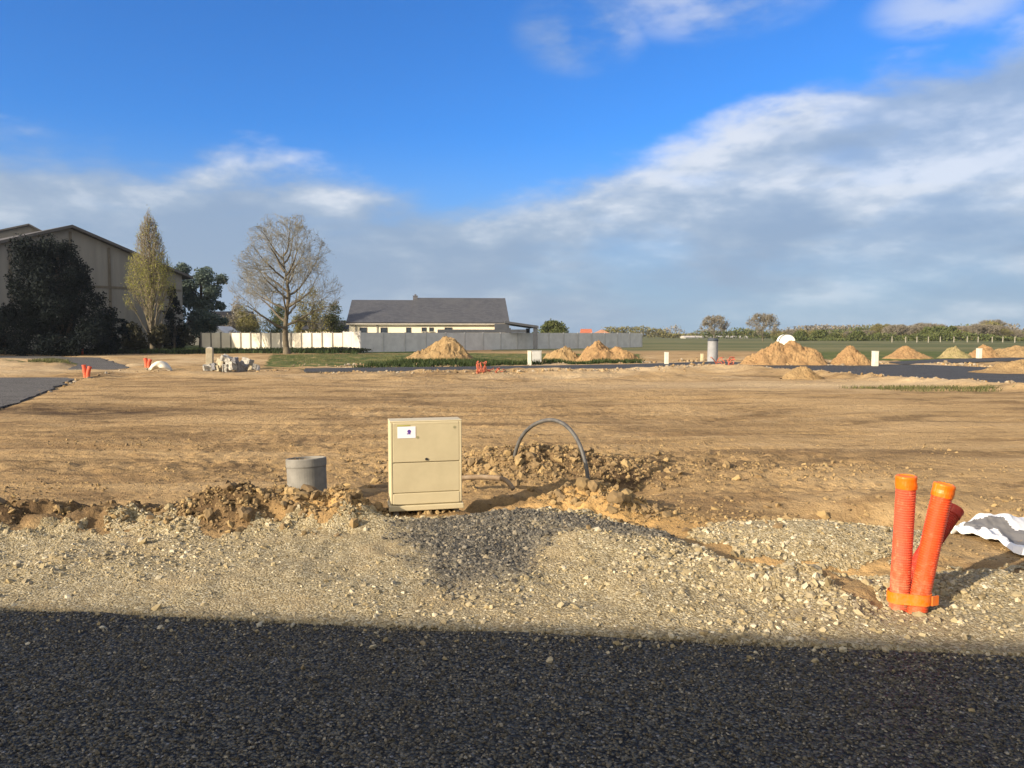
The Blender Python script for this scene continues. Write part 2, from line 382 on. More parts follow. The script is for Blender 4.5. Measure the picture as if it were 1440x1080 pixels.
def gravel_material():
    m, N, b = new_mat('crushed_gravel'); p = pos(N)
    cell = N.vor(p, 75.0, out='Color'); dist = N.vor(p, 75.0)
    sepc = N.n('ShaderNodeSeparateColor'); N.put(sepc.inputs[0], cell); k = sepc.outputs[0]
    c = N.ramp(k, [(0.0, (0.18, 0.142, 0.078)), (0.45, (0.32, 0.262, 0.150)), (0.8, (0.41, 0.345, 0.215)), (1.0, (0.50, 0.45, 0.32))])
    big = N.noise(p, 1.5, 5, 0.6)
    c = N.mix(N.m('MULTIPLY', N.step(big, 0.45, 0.7), 0.5), c, (0.36, 0.27, 0.145))
    tar = N.m('MULTIPLY', N.attr('tar'), N.step(N.noise(p, 5.0, 5, 0.7), 0.28, 0.50))
    c = N.mix(tar, c, N.mix(k, (0.050, 0.048, 0.041), (0.14, 0.132, 0.112)))
    N.put(b.inputs['Base Color'], c); b.inputs['Roughness'].default_value = 0.9; b.inputs['Specular IOR Level'].default_value = 0.15
    bump(N, b, N.m('ADD', N.m('SUBTRACT', 1.0, dist), N.m('MULTIPLY', N.noise(p, 120, 4, .7), 1.3)), 0.009)
    return m
def asphalt_material(name, scale, lo, hi, bd, spec=0.35, rough=0.55, bright=1.0):
    m, N, b = new_mat(name); p = pos(N)
    wob = N.n('ShaderNodeVectorMath', operation='ADD'); N.put(wob.inputs[0], p)
    nn = N.n('ShaderNodeVectorMath', operation='SCALE'); N.put(nn.inputs[0], N.noise(p, scale*0.9, 3, 0.6, out=1)); nn.inputs['Scale'].default_value = 0.8/scale
    N.put(wob.inputs[1], nn.outputs[0]); q = wob.outputs[0]
    cell = N.vor(q, scale, out='Color'); dist = N.vor(q, scale); d2 = N.vor(q, scale*2.3)
    sepc = N.n('ShaderNodeSeparateColor'); N.put(sepc.inputs[0], cell); k = sepc.outputs[0]; k2 = sepc.outputs[1]
    c = N.mix(k, lo, hi)
    c = N.mix(N.step(k2, 0.955, 0.985), c, (0.30*bright, 0.29*bright, 0.27*bright))
    gap = N.step(dist, 0.42, 0.75)
    c = N.mix(gap, c, (0.012, 0.012, 0.012))
    patch = N.noise(N.vec(p, (0.6, 1.2, 1)), 1.3, 4, 0.6)
    c = N.mix(N.m('MULTIPLY', N.step(patch, 0.35, 0.7), 0.35), c, tuple(v*1.5+0.01 for v in lo))
    N.put(b.inputs['Base Color'], c); b.inputs['Specular IOR Level'].default_value = spec
    N.put(b.inputs['Roughness'], N.step(k2, 0, 1, rough-0.15, rough+0.2))
    h = N.m('ADD', N.m('SUBTRACT', N.m('MULTIPLY', k, 0.7), dist), N.m('MULTIPLY', d2, -0.3))
    bump(N, b, h, bd)
    return m
def leaf_material(name, cols, trans=0.25, spec=0.15):
    m, N, b = new_mat(name)
    rnd = N.n('ShaderNodeNewGeometry').outputs['Random Per Island']
    N.put(b.inputs['Base Color'], N.ramp(rnd, [(i/(len(cols)-1), c) for i, c in enumerate(cols)]))
    b.inputs['Roughness'].default_value = 0.75; b.inputs['Specular IOR Level'].default_value = spec
    t = N.n('ShaderNodeBsdfTranslucent'); N.put(t.inputs['Color'], N.ramp(rnd, [(i/(len(cols)-1), tuple(v*1.2 for v in c)) for i, c in enumerate(cols)]))
    mx = N.n('ShaderNodeMixShader'); mx.inputs[0].default_value = trans
    N.nt.links.new(b.outputs[0], mx.inputs[1]); N.nt.links.new(t.outputs[0], mx.inputs[2])
    N.nt.links.new(mx.outputs[0], N.nt.nodes['Material Output'].inputs[0])
    return m
def stone_material(name, cols, rough=0.85):
    m, N, b = new_mat(name)
    rnd = N.n('ShaderNodeNewGeometry').outputs['Random Per Island']
    c = N.ramp(rnd, [(i/(len(cols)-1), q) for i, q in enumerate(cols)])
    f = N.noise(pos(N), 60.0, 4, 0.6); c = N.mix(N.m('MULTIPLY', N.step(f, 0.4, 0.7), 0.35), c, (0.2, 0.15, 0.09))
    N.put(b.inputs['Base Color'], c); b.inputs['Roughness'].default_value = rough; b.inputs['Specular IOR Level'].default_value = 0.2
    return m
def mound_material(name, a, b2, c2):
    m, N, b = new_mat(name); p = objc(N)
    f = N.noise(p, 1.4, 6, 0.65); g = N.noise(p, 9, 5, 0.7)
    c = N.mix(N.step(f, 0.35, 0.65), a, b2); c = N.mix(N.m('MULTIPLY', N.step(g, 0.5, 0.7), 0.6), c, c2)
    N.put(b.inputs['Base Color'], c); b.inputs['Roughness'].default_value = 0.95; b.inputs['Specular IOR Level'].default_value = 0.08
    bump(N, b, N.m('ADD', g, N.noise(p, 30, 3, .6)), 0.06)
    return m
M_soil = soil_material(); M_gravel = gravel_material()
M_asph = asphalt_material('near_asphalt', 66.0, (0.026, 0.0235, 0.0172), (0.205, 0.185, 0.135), 0.020, spec=.16)
M_asph_far = asphalt_material('far_asphalt', 30.0, (0.060, 0.058, 0.053), (0.090, 0.088, 0.080), 0.004, rough=0.75, bright=.4, spec=.15)

# ------------------------------------------------------------------ ground sheet
def axis(near, step, growth, end, start=0.0):
    a = [start]; 
    while a[-1] < end:
        d = step if a[-1] < near else max(step, (a[-1])*growth)
        a.append(a[-1]+d)
    return np.array(a)
xp = axis(4.4, 0.030, 0.017, 1250); XS = np.concatenate([-xp[:0:-1], xp])
yb = np.array([-300, -120, -60, -30, -15, -8, -4, 0, 2, 3, 3.5])
yf = [3.7]
while yf[-1] < 1250:
    y = yf[-1]; yf.append(y+(0.026 if y < 9.2 else (max(0.026, (y-5)*0.0085) if y < 70 else (y-5)*0.035)))
YS = np.concatenate([yb, np.array(yf)])
GX, GY = np.meshgrid(XS, YS)
def grid_faces(nx, ny):
    i = np.arange(ny-1)[:, None]*nx+np.arange(nx-1)[None, :]
    return np.stack([i, i+1, i+nx+1, i+nx], -1).reshape(-1, 4)
gx, gy = GX.ravel(), GY.ravel()
gz = HG(gx, gy)
def zone_attrs(x, y):
    e = y-soil_y(x); n = fbm(x*0.35, y*0.35, 4, 3); nn = fbm(x*2.4, y*2.4, 4, 6)
    d, v, s = poly_dist(x, y, TRENCH); hd, hv, hs = poly_dist(x, y, HUMP)
    sand = np.clip(1.0*blob(x, y, 1.25, 6.2, .95, .55, -.5)+.8*blob(x, y, 2.05, 5.2, .7, .2)+.9*blob(x, y, -1.35, 6.35, .55, .35)+.55*blob(x, y, 0.8, 6.6, .7, .5), 0, 1)
    dark_soil = np.clip(.75*sstep(d, .5, .2)*(hs > 0)+.8*blob(x, y, .4, 8.6, 1.6, .7)*(nn > -.25)+1.0*np.exp(-((e-.28)/.30)**2)*sstep(x, -1.0, -1.8)+.55*blob(x, y, 3.1, 6.7, .9, .35, -.25)+.9*blob(x, y, -9.4, 16.0, 4.2, .55, -.02)+.75*blob(x, y, 2.4, 9.5, 1.9, .6)+.7*blob(x, y, -5.2, 9.2, 2.2, .45)+.45*blob(x, y, -3.5, 19.5, 5, 1.3, .02)+.4*blob(x, y, 2.5, 24, 8, 1.6, -.03)+.35*blob(x, y, 5, 14.5, 5, .9, .03)+.45*blob(x, y, -8, 13.0, 4, .6)+.45*blob(x, y, -8.3, 11.2, 2.6, .5)+.4*blob(x, y, 4.6, 10.3, 2.2, .5), 0, 1)  # darker soil along the trench, crust, right hollow and patches of the plot
    dark_soil = np.maximum(dark_soil*np.clip(.75+1.1*nn, 0, 1), 1.0*np.clip(1.5*blob(x, y, -10.2, 16.2, 3.6, .95, -.01)*np.clip(1.0+nn, 0, 1), 0, 1))  # streak of dark moist soil at the far left
    gm = np.zeros_like(x)
    gm = np.maximum(gm, inpoly(x, y, [G(370, 515), G(560, 514), G(760, 511), G(900, 508), G(900, 498), G(540, 497), G(380, 499)])*.62)
    gm = np.maximum(gm, blob(x, y, *G(72, 512), 3.0, 4.0)*.75)
    gm = np.maximum(gm, blob(x, y, *G(1330, 548), 3.0, .7)*.6)
    gm = np.maximum(gm, blob(x, y, *G(560, 519), 16.0, 1.3)*.55)
    gm = np.maximum(gm, inpoly(x, y, [G(1180, 507), G(1280, 508), G(1440, 503), G(1900, 500), G(1900, 485), G(1040, 485), G(1100, 497)])*.75)
    gm = np.maximum(gm, sstep(y, 62, 68)*sstep(x, -2, -8)*.95)
    field = sstep(y, 66, 78)*(x > -2)
    brown = inpoly(x, y, [G(900, 503), G(1090, 502), G(1090, 494.5), G(900, 495.5)])
    gm = np.where(brown, .28, gm)
    pale = np.clip(sstep(y, 27, 30)*sstep(y, 60, 50)*(.22+n)+.8*blob(x, y, *G(1300, 541), 12, 2.2)+.9*blob(x, y, *G(985, 519), 4.5, 2.0)+.8*blob(x, y, *G(8, 516), 4, 3), 0, 1)
    pale = pale*(1-np.clip(gm*1.3, 0, 1))
    return dict(sand=sand, dark_soil=dark_soil, grass=gm, field=field, pale=pale)
ZA = zone_attrs(gx, gy)
ground = mesh_np('ground', np.stack([gx, gy, gz], 1), grid_faces(len(XS), len(YS)), M_soil, smooth=True, attrs=ZA)
tag(ground, kind='structure')

# gravel verge: shares the grid of the ground, a few millimetres above it
vx = XS[(XS > -12) & (XS < 12)]; vy = YS[(YS > 3.6) & (YS < 7.4)]
VX, VY = np.meshgrid(vx, vy); fx, fy = VX.ravel(), VY.ravel()
nz = fbm(fx*2.2, fy*2.2, 5, 33, .6)*.42
e = fy-soil_y(fx)
lim = 0.02-0.55*sstep(fx, 1.2, 2.0)*0
inside = (e+nz*sstep(np.abs(fx-.1), .2, 1.2) < lim)
hol = blob(fx, fy, 2.1, 5.2, .62, .14) + nz*.8 > .55
pat = (((fx-PATCH[0]-.1)/.90)**2+((fy-PATCH[1]-.1)/.58)**2+nz*1.6 < 1)
right = (fx > 2.2) & (fy < 5.2+nz)
inside = (inside & ~hol) | pat | right
tarm = np.clip(1.25*blob(fx, fy, .15, 6.0, .85, .42, -.2)+1.3*blob(fx, fy, -.30, 5.45, .45, .68, .1)+.7*blob(fx, fy, .95, 5.6, .5, .16, -.6)+nz*1.1-.30, 0, 1)
tarm = np.clip(tarm*1.8, 0, 1)
vf = grid_faces(len(vx), len(vy)); keep = inside[vf].sum(1) >= 3; vf = vf[keep]
use = np.unique(vf); remap = np.full(len(fx), -1); remap[use] = np.arange(len(use))
vz = HG(fx, fy)+0.006
verge = mesh_np('gravel_path', np.stack([fx, fy, vz], 1)[use], remap[vf], M_gravel, smooth=True, attrs=dict(tar=tarm[use]))
tag(verge, kind='structure')

# near road with a ragged edge
rx = np.concatenate([[-300, -60], np.arange(-14, 14, 0.03), [60, 300]])
ry = road_y(rx)+fbm(rx*1.4, rx*0, 5, 5, .65)*.045-0.01
n = len(rx)
rv = np.concatenate([np.stack([rx, ry, np.full(n, -.03)], 1), np.stack([rx, ry, np.full(n, .004)], 1), np.stack([rx, ry-.04, np.full(n, .012)], 1), np.stack([rx, np.full(n, -1.7)+(-0.1)*rx*0, np.full(n, .012)], 1)])
rf = np.concatenate([np.stack([np.arange(n-1)+k*n, np.arange(n-1)+1+k*n, np.arange(n-1)+1+(k+1)*n, np.arange(n-1)+(k+1)*n], 1) for k in range(3)])
road = mesh_np('road', rv, rf[:, ::-1], M_asph); tag(road, kind='structure')
M_asph_side = asphalt_material('sun_bright_asphalt', 30.0, (0.105, 0.098, 0.087), (0.150, 0.141, 0.126), 0.004, rough=0.85, bright=.6, spec=.15)  # lighter asphalt: the low glancing sun is put into the colour
def flat_road(name, poly, mat, z0=-0.05):
    pts = []
    for a, b_ in zip(poly, poly[1:]+poly[:1]):
        L = math.hypot(b_[0]-a[0], b_[1]-a[1]); k = max(1, int(min(L, 60)/.5))
        for i in range(k):
            t = i/k; x, y = a[0]+(b_[0]-a[0])*t, a[1]+(b_[1]-a[1])*t
            w = float(fbm(np.array([x*1.1]), np.array([y*1.1]), 3, 4)[0])*.35 if abs(x) < 60 else 0
            pts.append((x+w*.5, y+w, z0+.012))
    b_ = MB(); b_.prism(pts, (0, 0, .045)); o = b_.build(name, mat); return tag(o, kind='structure')
for nm, pl, mt in (('side_road', LEFT_ROAD, M_asph_side), ('side_road', LEFT_ROAD2, M_asph_side), ('far_road', FAR_ROAD, M_asph_far), ('far_road', FAR_ROAD2, M_asph_far)): flat_road(nm, pl, mt)

# ------------------------------------------------------------------ loose stones and clods (uncountable: stuff)
def ico(sub):
    bm = bmesh.new(); bmesh.ops.create_icosphere(bm, subdivisions=sub, radius=1.0)
    v = np.array([q.co[:] for q in bm.verts]); f = np.array([[q.index for q in p.verts] for p in bm.faces]); bm.free(); return v, f
def scatter(name, xy, size, base, mat, sink=.3, flat=(.5, .9), jit=.28, smooth=False, zofs=0.0, zs=None):
    v0, f0 = base; n = len(xy); k = len(v0)
    vv = np.repeat(v0[None], n, 0)*(1+rng.uniform(-jit, jit, (n, k, 1)))
    sc_ = np.stack([rng.uniform(.7, 1.3, n), rng.uniform(.7, 1.3, n), rng.uniform(*flat, n)], 1)
    vv = vv*sc_[:, None, :]*size[:, None, None]
    q = rng.normal(size=(n, 4)); q[:, 1:3] *= .45; q /= np.linalg.norm(q, axis=1)[:, None]
    w, x, y, z = q.T
    Rm = np.stack([1-2*(y*y+z*z), 2*(x*y-z*w), 2*(x*z+y*w), 2*(x*y+z*w), 1-2*(x*x+z*z), 2*(y*z-x*w), 2*(x*z-y*w), 2*(y*z+x*w), 1-2*(x*x+y*y)], 1).reshape(n, 3, 3)
    vv = np.einsum('nij,nkj->nki', Rm, vv)
    zb = HG(xy[:, 0], xy[:, 1]) if zs is None else zs
    vv += np.stack([xy[:, 0], xy[:, 1], zb+size*(.5-sink)+zofs], 1)[:, None, :]
    ff = (f0[None]+np.arange(n)[:, None, None]*k).reshape(-1, 3)
    return mesh_np(name, vv.reshape(-1, 3), ff, mat, smooth=smooth)
I1, I2, I3 = ico(1), ico(2), ico(3)
GCOL = [(0.14, .11, .06), (.29, .235, .13), (.37, .31, .19), (.31, .245, .13), (.22, .185, .12), (.34, .28, .16), (.42, .355, .23), (.54, .49, .36), (.30, .26, .175), (.25, .195, .10)]
M_stone = stone_material('gravel_stone', GCOL)
M_tar = stone_material('tar_chip', [(.03, .029, .025), (.07, .067, .058), (.12, .115, .098), (.05, .048, .041), (.17, .162, .138), (.26, .22, .15)])
cx = vx; 
def sample_mask(mask, dens_w, n):
    p = mask*dens_w; p = p/p.sum(); i = rng.choice(len(p), n, p=p)
    return np.stack([fx[i]+rng.uniform(-.015, .015, n), fy[i]+rng.uniform(-.013, .013, n)], 1), i
cellw = (np.gradient(VX, axis=1)*np.gradient(VY, axis=0)).ravel()*(np.abs(fx) < 6.5)
coarse = np.clip(.55+1.6*fbm(fx*.9, fy*.9, 3, 44)+.9*blob(fx, fy, 1.9, 4.75, 1.2, .5)+.9*blob(fx, fy, -2, 6.3, 3.5, .30)+.8*blob(fx, fy, 2.6, 4.6, 1.2, .4)+.8*pat, .05, 2)
xy, i = sample_mask(inside & (tarm < .5), cellw*(.30+coarse*.6), 62000)
s = rng.lognormal(math.log(.0066), .50, len(xy))*(.75+.42*coarse[i]); s = np.clip(s, .004, .032)
tag(scatter('gravel', xy, s, I1, M_stone, sink=.40, jit=.36, flat=(.4, .85)), kind='stuff')
xy, i = sample_mask(inside & (tarm >= .04), cellw*np.clip(tarm, 0, 1)**1.3, 10000)
s = np.clip(rng.lognormal(math.log(.0095), .35, len(xy)), .005, .026)
tag(scatter('tar_gravel', xy, s, I1, M_tar, sink=.35), kind='stuff')
# loose chippings on the road
nr = 60000
qx = rng.uniform(-4.5, 4.5, nr); qy = road_y(qx)-.03-rng.uniform(0, 1, nr)**1.15*2.7; kq = (qy > 1.6) & (np.abs(qx) < .75*qy+.5)
qx, qy = qx[kq], qy[kq]; s = np.clip(rng.lognormal(math.log(.0050), .30, len(qx)), .0028, .010)
tag(scatter('asphalt_chippings', np.stack([qx, qy], 1), s, I1, stone_material('road_chip', [(.024, .022, .016), (.06, .054, .040), (.13, .117, .086), (.036, .033, .024), (.10, .090, .066), (.05, .045, .033), (.32, .29, .225), (.08, .072, .053)], .7), sink=.45, zs=np.full(len(qx), .012)), kind='stuff')
# stray gravel kicked onto the edge of the road
ng = 900; gx2 = rng.uniform(-4.2, 4.6, ng); gy2 = road_y(gx2)-rng.gamma(.9, .13, ng)
tag(scatter('stray_gravel', np.stack([gx2, gy2], 1), np.clip(rng.lognormal(math.log(.0075), .45, ng), .004, .024), I1, M_stone, sink=.3, jit=.36, flat=(.4, .85), zs=np.full(ng, .012)), kind='stuff')
# clods of earth
M_clod = mound_material('earth_clod', (.30, .19, .09), (.40, .265, .125), (.17, .108, .058))
M_clods = stone_material('loose_clod', [(.15, .103, .055), (.30, .21, .098), (.20, .137, .068), (.37, .262, .118), (.23, .16, .08), (.17, .118, .062), (.27, .187, .086), (.12, .082, .046)], .95)
def clods(name, w, n, mean, sig, mx, base, mat, sink=.3):
    Xc = rng.uniform(-7, 6, n*40); Yc = rng.uniform(5.0, 12.0, n*40); p = w(Xc, Yc); p = np.clip(p, 0, None); p /= p.sum()
    j = rng.choice(len(p), n, p=p, replace=False); s = np.clip(rng.lognormal(math.log(mean), sig, n), .006, mx)
    o = scatter(name, np.stack([Xc[j], Yc[j]], 1), s, base, mat, sink=sink, flat=(.45, .85), jit=.42 if len(base[0]) < 20 else .24)
    return tag(o, kind='stuff')
def w_edge(x, y):
    e = y-soil_y(x)
    return (np.exp(-((e-.22)/.2)**2)*(x < -.5)*(.5+.8*sstep(x, -5, -2.5))*np.clip(.6+2*fbm(x*1.6, y*1.6, 3, 12), 0, 2)+1.0*blob(x, y, .25, 8.55, 1.15, .5)-1.3*blob(x, y, -.72, 6.5, .5, .35)+1.2*blob(x, y, .8, 6.7, .42, .26, -.3)+.9*blob(x, y, -1.5, 6.55, .5, .4)+.10*blob(x, y, 2.4, 8.8, 1.6, .5)+.06*blob(x, y, 2, 6.6, 1.2, .6))
def w_field(x, y): return (y-soil_y(x) > .4)*np.clip(.15+fbm(x*.5, y*.9, 4, 14)*1.4, 0.01, 1)
clods('earth_clods', w_edge, 360, .030, .50, .062, I2, M_clods, sink=.46)
clods('earth_lumps', w_edge, 2000, .018, .45, .05, I1, M_clods, sink=.4)
clods('earth_crumbs', w_edge, 7000, .009, .45, .03, I1, M_clods)
clods('field_crumbs', w_field, 6000, .009, .5, .036, I1, M_clods, sink=.45)

# ================================================================== THINGS
M_cream = simple('cream_plastic', (.54, .465, .295), (.48, .41, .255), 3.0, .5, spec=.4)
M_creamD = simple('cream_plastic_door', (.50, .43, .27), (.45, .385, .24), 5.0, .55, spec=.35)
M_white = simple('white_paint', (.78, .76, .72), (.66, .63, .57), 4.0, .6)
M_dark = simple('black_plastic', (.025, .025, .027), (.04, .04, .04), 20, .45)
M_sticker = simple('white_sticker', (.80, .76, .80), (.76, .72, .76), 8, .4)
M_violet = simple('violet_ink', (.12, .05, .30), (.10, .05, .26), 20, .5)
M_concrete = simple('concrete', (.42, .40, .36), (.30, .285, .25), 5.0, .9, .01, .15)
M_pipegrey = simple('grey_pipe', (.24, .23, .205), (.165, .157, .138), 7.0, .8, .004, .2)

# ---- utility cabinet
def cabinet():
    z0 = hz1(-0.74, 6.75)
    zb = .012
    c = thing('utility_cabinet', (-0.745, 6.62, zb), 'cream plastic utility cabinet with a white sticker, standing on the gravel hump', 'utility cabinet', rz=R(13))
    w, d, h = .625, .22, .832
    b = MB(); b.box((0, d/2, .10+(h-.10)/2), (w, d, h-.10)); b.box((0, d/2, h+.005), (w+.004, d+.004, .012))
    for sx in (-1, 1): b.box((sx*(w/2-.012), -.007, .12+(h-.12)/2), (.020, .010, h-.124))
    b.box((0, -.006, h-.012), (w-.052, .014, .022))
    b.build('body', M_cream, c, .006)
    b = MB(); b.box((0, -.003, .649), (w-.048, .018, .328)); b.build('door', M_creamD, c, .004)
    b = MB(); b.box((0, -.001, .348), (w-.048, .018, .258)); b.build('lower_panel', M_creamD, c, .004)
    b = MB(); b.box((0, -.004, .164), (w-.046, .020, .094)); b.build('base_panel', M_cream, c, .004)
    b = MB(); b.box((0, .10, .085), (w+.022, d+.035, .045)); b.box((0, -.012, .076), (w+.03, .03, .03)); b.build('plinth', M_cream, c, .006)
    for sx in (-1, 1): b = MB(); b.box((sx*(w/2-.05), .10, -.10), (.05, d-.04, .34)); b.build('leg', M_pipegrey, c, .004)
    b = MB(); b.tube([(.0, -.010, .507), (0, -.019, .507)], .012, 12); b.build('lock', M_dark, c)
    b = MB(); b.box((-.170, -.0135, .745), (.155, .003, .10)); s = b.build('sticker', M_sticker, c)
    b = MB(); b.tube([(-.148, -.0148, .752), (-.148, -.0165, .752)], .016, 10); b.box((-.152, -.0155, .732), (.03, .002, .008)); b.build('printed_mark', M_violet, s)
    b = MB(); b.box((-.195, -.0135, .803), (.11, .003, .010)); b.build('warning_strip', simple('olive_print', (.40, .38, .08), None, 9), c)
    gp = simple('grey_print', (.36, .33, .19), None, 9)
    for qx, qz in ((-.078, .70), (.245, .78)): b = MB(); b.tube([(qx, -.0125, qz), (qx, -.015, qz)], .012, 10); b.build('round_mark', gp, c)
cabinet()

# ---- upright grey pipe with soil in it
def upright_pipe():
    x, y = xat(433, 7.38), 7.38; z = hz1(x, y)
    t = thing('concrete_pipe', (x-.02, y, -.20), 'short grey concrete pipe standing upright among the earth clods, open at the top', 'pipe')
    t.rotation_euler = (R(-4), R(-2.5), 0)
    ro, ri, h, n = .193, .172, .60, 48
    prof = [(ri, .05), (ri, h-.006), (ri+.006, h), (ro-.006, h), (ro, h-.008), (ro, h-.075), (ro-.006, h-.09), (ro-.006, .0)]
    v = []; f = []
    for r_, zq in prof:
        for k in range(n): a = 2*math.pi*k/n; v.append((r_*math.cos(a), r_*math.sin(a), zq))
    for i in range(len(prof)-1):
        for k in range(n): f.append((i*n+k, i*n+(k+1) % n, (i+1)*n+(k+1) % n, (i+1)*n+k))
    b = MB(); b.add(v, f); b.build('barrel', M_pipegrey, t, smooth=False)
    v = []; f = []; m = 7
    for i in range(m):
        for k in range(n):
            r_ = (ri-.002)*i/(m-1); a = 2*math.pi*k/n
            zz_ = h-.06+.05*math.sin(3*a+i)*.3*(i/(m-1))+random.uniform(-.012, .02)-(.02 if math.cos(a) > 0 else -.025)
            v.append((r_*math.cos(a), r_*math.sin(a), zz_))
    for i in range(m-1):
        for k in range(n): f.append((i*n+k, i*n+(k+1) % n, (i+1)*n+(k+1) % n, (i+1)*n+k))
    b = MB(); b.add(v, f); b.build('soil_fill', M_clod, t)
upright_pipe()

# ---- hoop of black conduit
def smooth_path(pts, k=8):
    pts = [Vector(p) for p in pts]; out = []
    P_ = [pts[0]*2-pts[1]]+pts+[pts[-1]*2-pts[-2]]
    for i in range(1, len(P_)-2):
        for j in range(k):
            t = j/k; a, b, c, d = P_[i-1:i+3]
            out.append(.5*((2*b)+(c-a)*t+(2*a-5*b+4*c-d)*t*t+(3*b-3*c+d-a)*t**3))
    out.append(pts[-1]); return out
M_cond = simple('black_conduit', (.055, .055, .055), (.11, .105, .095), 14, .55, spec=.4)
hp = [at(719, 672, 8.62), at(722, 648, 8.6), at(732, 617, 8.5), at(750, 598, 8.35), at(774, 590.5, 8.15), at(795, 598, 8.0), at(812, 619, 7.85), at(823, 650, 7.72), at(828, 688, 7.65), at(829, 715, 7.63)]
b = MB(); b.tube(smooth_path(hp), .021, 12)
tag(b.build('cable_conduit', M_cond, smooth=True), 'black conduit bent into a hoop, both ends buried in the clods', 'conduit')
# grey pipe lying across the trench
b = MB(); b.tube(smooth_path([at(636, 674, 7.62), at(668, 671, 7.6), at(698, 672, 7.55), at(712, 676, 7.5), at(722, 688, 7.45)], 6), .024, 12)
tag(b.build('pipe', simple('pale_pipe', (.30, .235, .165), (.20, .14, .085), 9, .9), smooth=True), 'pale dusty pipe lying across the trench just beside the cabinet', 'pipe')

# ---- orange corrugated conduits in a bundle
def duct(name, a, b2, mud=.5, rough=.45):
    m, N, b = new_mat(name); o = objc(N); f = N.noise(o, 7, 5, .6); g = N.noise(o, 26, 6, .7); sep = N.n('ShaderNodeSeparateXYZ'); N.put(sep.inputs[0], o)
    c = N.mix(N.step(f, .35, .65), a, b2)
    k = N.m('MULTIPLY', N.step(N.m('ADD', g, N.step(sep.outputs[2], .40, -.02, 0, .16)), .52, .74), mud)
    c = N.mix(k, c, (.34, .23, .12)); c = N.mix(N.m('MULTIPLY', N.step(N.noise(N.vec(o, (1, 1, .25)), 40, 3, .6), .60, .72), .35), c, (.72, .30, .18))
    N.put(b.inputs['Base Color'], c); N.put(b.inputs['Roughness'], N.m('ADD', N.m('MULTIPLY', k, .4), rough)); b.inputs['Specular IOR Level'].default_value = .3
    return m
M_or = duct('orange_plastic', (.70, .078, .018), (.62, .068, .018), .32)
M_orD = duct('orange_plastic_dusty', (.64, .085, .032), (.52, .085, .042), .58, .6)
M_tape = duct('orange_tape', (.80, .165, .006), (.74, .13, .006), .25, .4)
M_orShade = duct('shaded_orange_plastic', (.38, .030, .014), (.30, .028, .016), .4, .6)  # darker red copy of the orange: shade put into the colour
def orange_pipe(p0, p1, rad, label, mat, cap_mat, caplen=.075):
    p0, p1 = Vector(p0), Vector(p1); L = (p1-p0).length
    t = thing('corrugated_conduit', p0, label, 'conduit', 'orange conduits rising from the gravel')
    t.rotation_mode = 'QUATERNION'; t.rotation_quaternion = (p1-p0).to_track_quat('Z', 'Y')
    pts = []; rad_ = []; z = -.14; pitch = .0145; k = 0
    while z < L-caplen:
        for dz, rr in ((0, .93), (.25, 1.0), (.62, 1.0), (.87, .93)):
            pts.append((.012*math.sin(z*2.2), .006*math.sin(z*3), z+dz*pitch)); rad_.append(rad*rr)
        z += pitch
    b = MB(); b.tube(pts, rad_, 28); b.build('tube', mat, t, smooth=False)
    ex, ey = .012*math.sin(L*2.2), .006*math.sin(L*3)
    b = MB(); zz_ = L-caplen; pp = []; rr_ = []
    for q, r_ in ((-.004, 1.0), (0, 1.05), (.3, 1.07), (.55, 1.04), (.85, 1.06), (.96, 1.02), (1.0, .92), (1.0, .80), (.93, .74), (.90, .05)):
        pp.append((ex+random.uniform(-.001, .001), ey, zz_+q*caplen)); rr_.append(rad*r_)
    v = []; f = []; n = 28
    for (a, b__, c), r_ in zip(pp, rr_):
        for k in range(n):
            an = 2*math.pi*k/n; w = 1+.02*math.sin(5*an+c*60); v.append((a+r_*w*math.cos(an), b__+r_*w*math.sin(an), c))
    for i in range(len(pp)-1):
        for k in range(n): f.append((i*n+k, i*n+(k+1) % n, (i+1)*n+(k+1) % n, (i+1)*n+k))
    b.add(v, f); b.build('end_cap', cap_mat, t, smooth=False)
    return t
BX = 4.42
orange_pipe(at(1264, 851, BX), at(1272.5, 669, BX-.02), .0545, 'upright orange corrugated conduit, leftmost and straightest of the bundle', M_orD, M_tape)
orange_pipe(at(1290, 855, BX-.05), at(1331, 681, BX-.08), .0555, 'bright orange corrugated conduit leaning right in front of a shade-coloured one', M_or, M_tape)
orange_pipe(at(1260, 842, BX+.20), at(1347, 716, BX+.42), .052, 'conduit leaning low behind the two orange ones, coloured dull red for its shade', M_orShade, duct('shaded_end', (.40, .035, .018), (.33, .03, .018), .3, .5), .06)
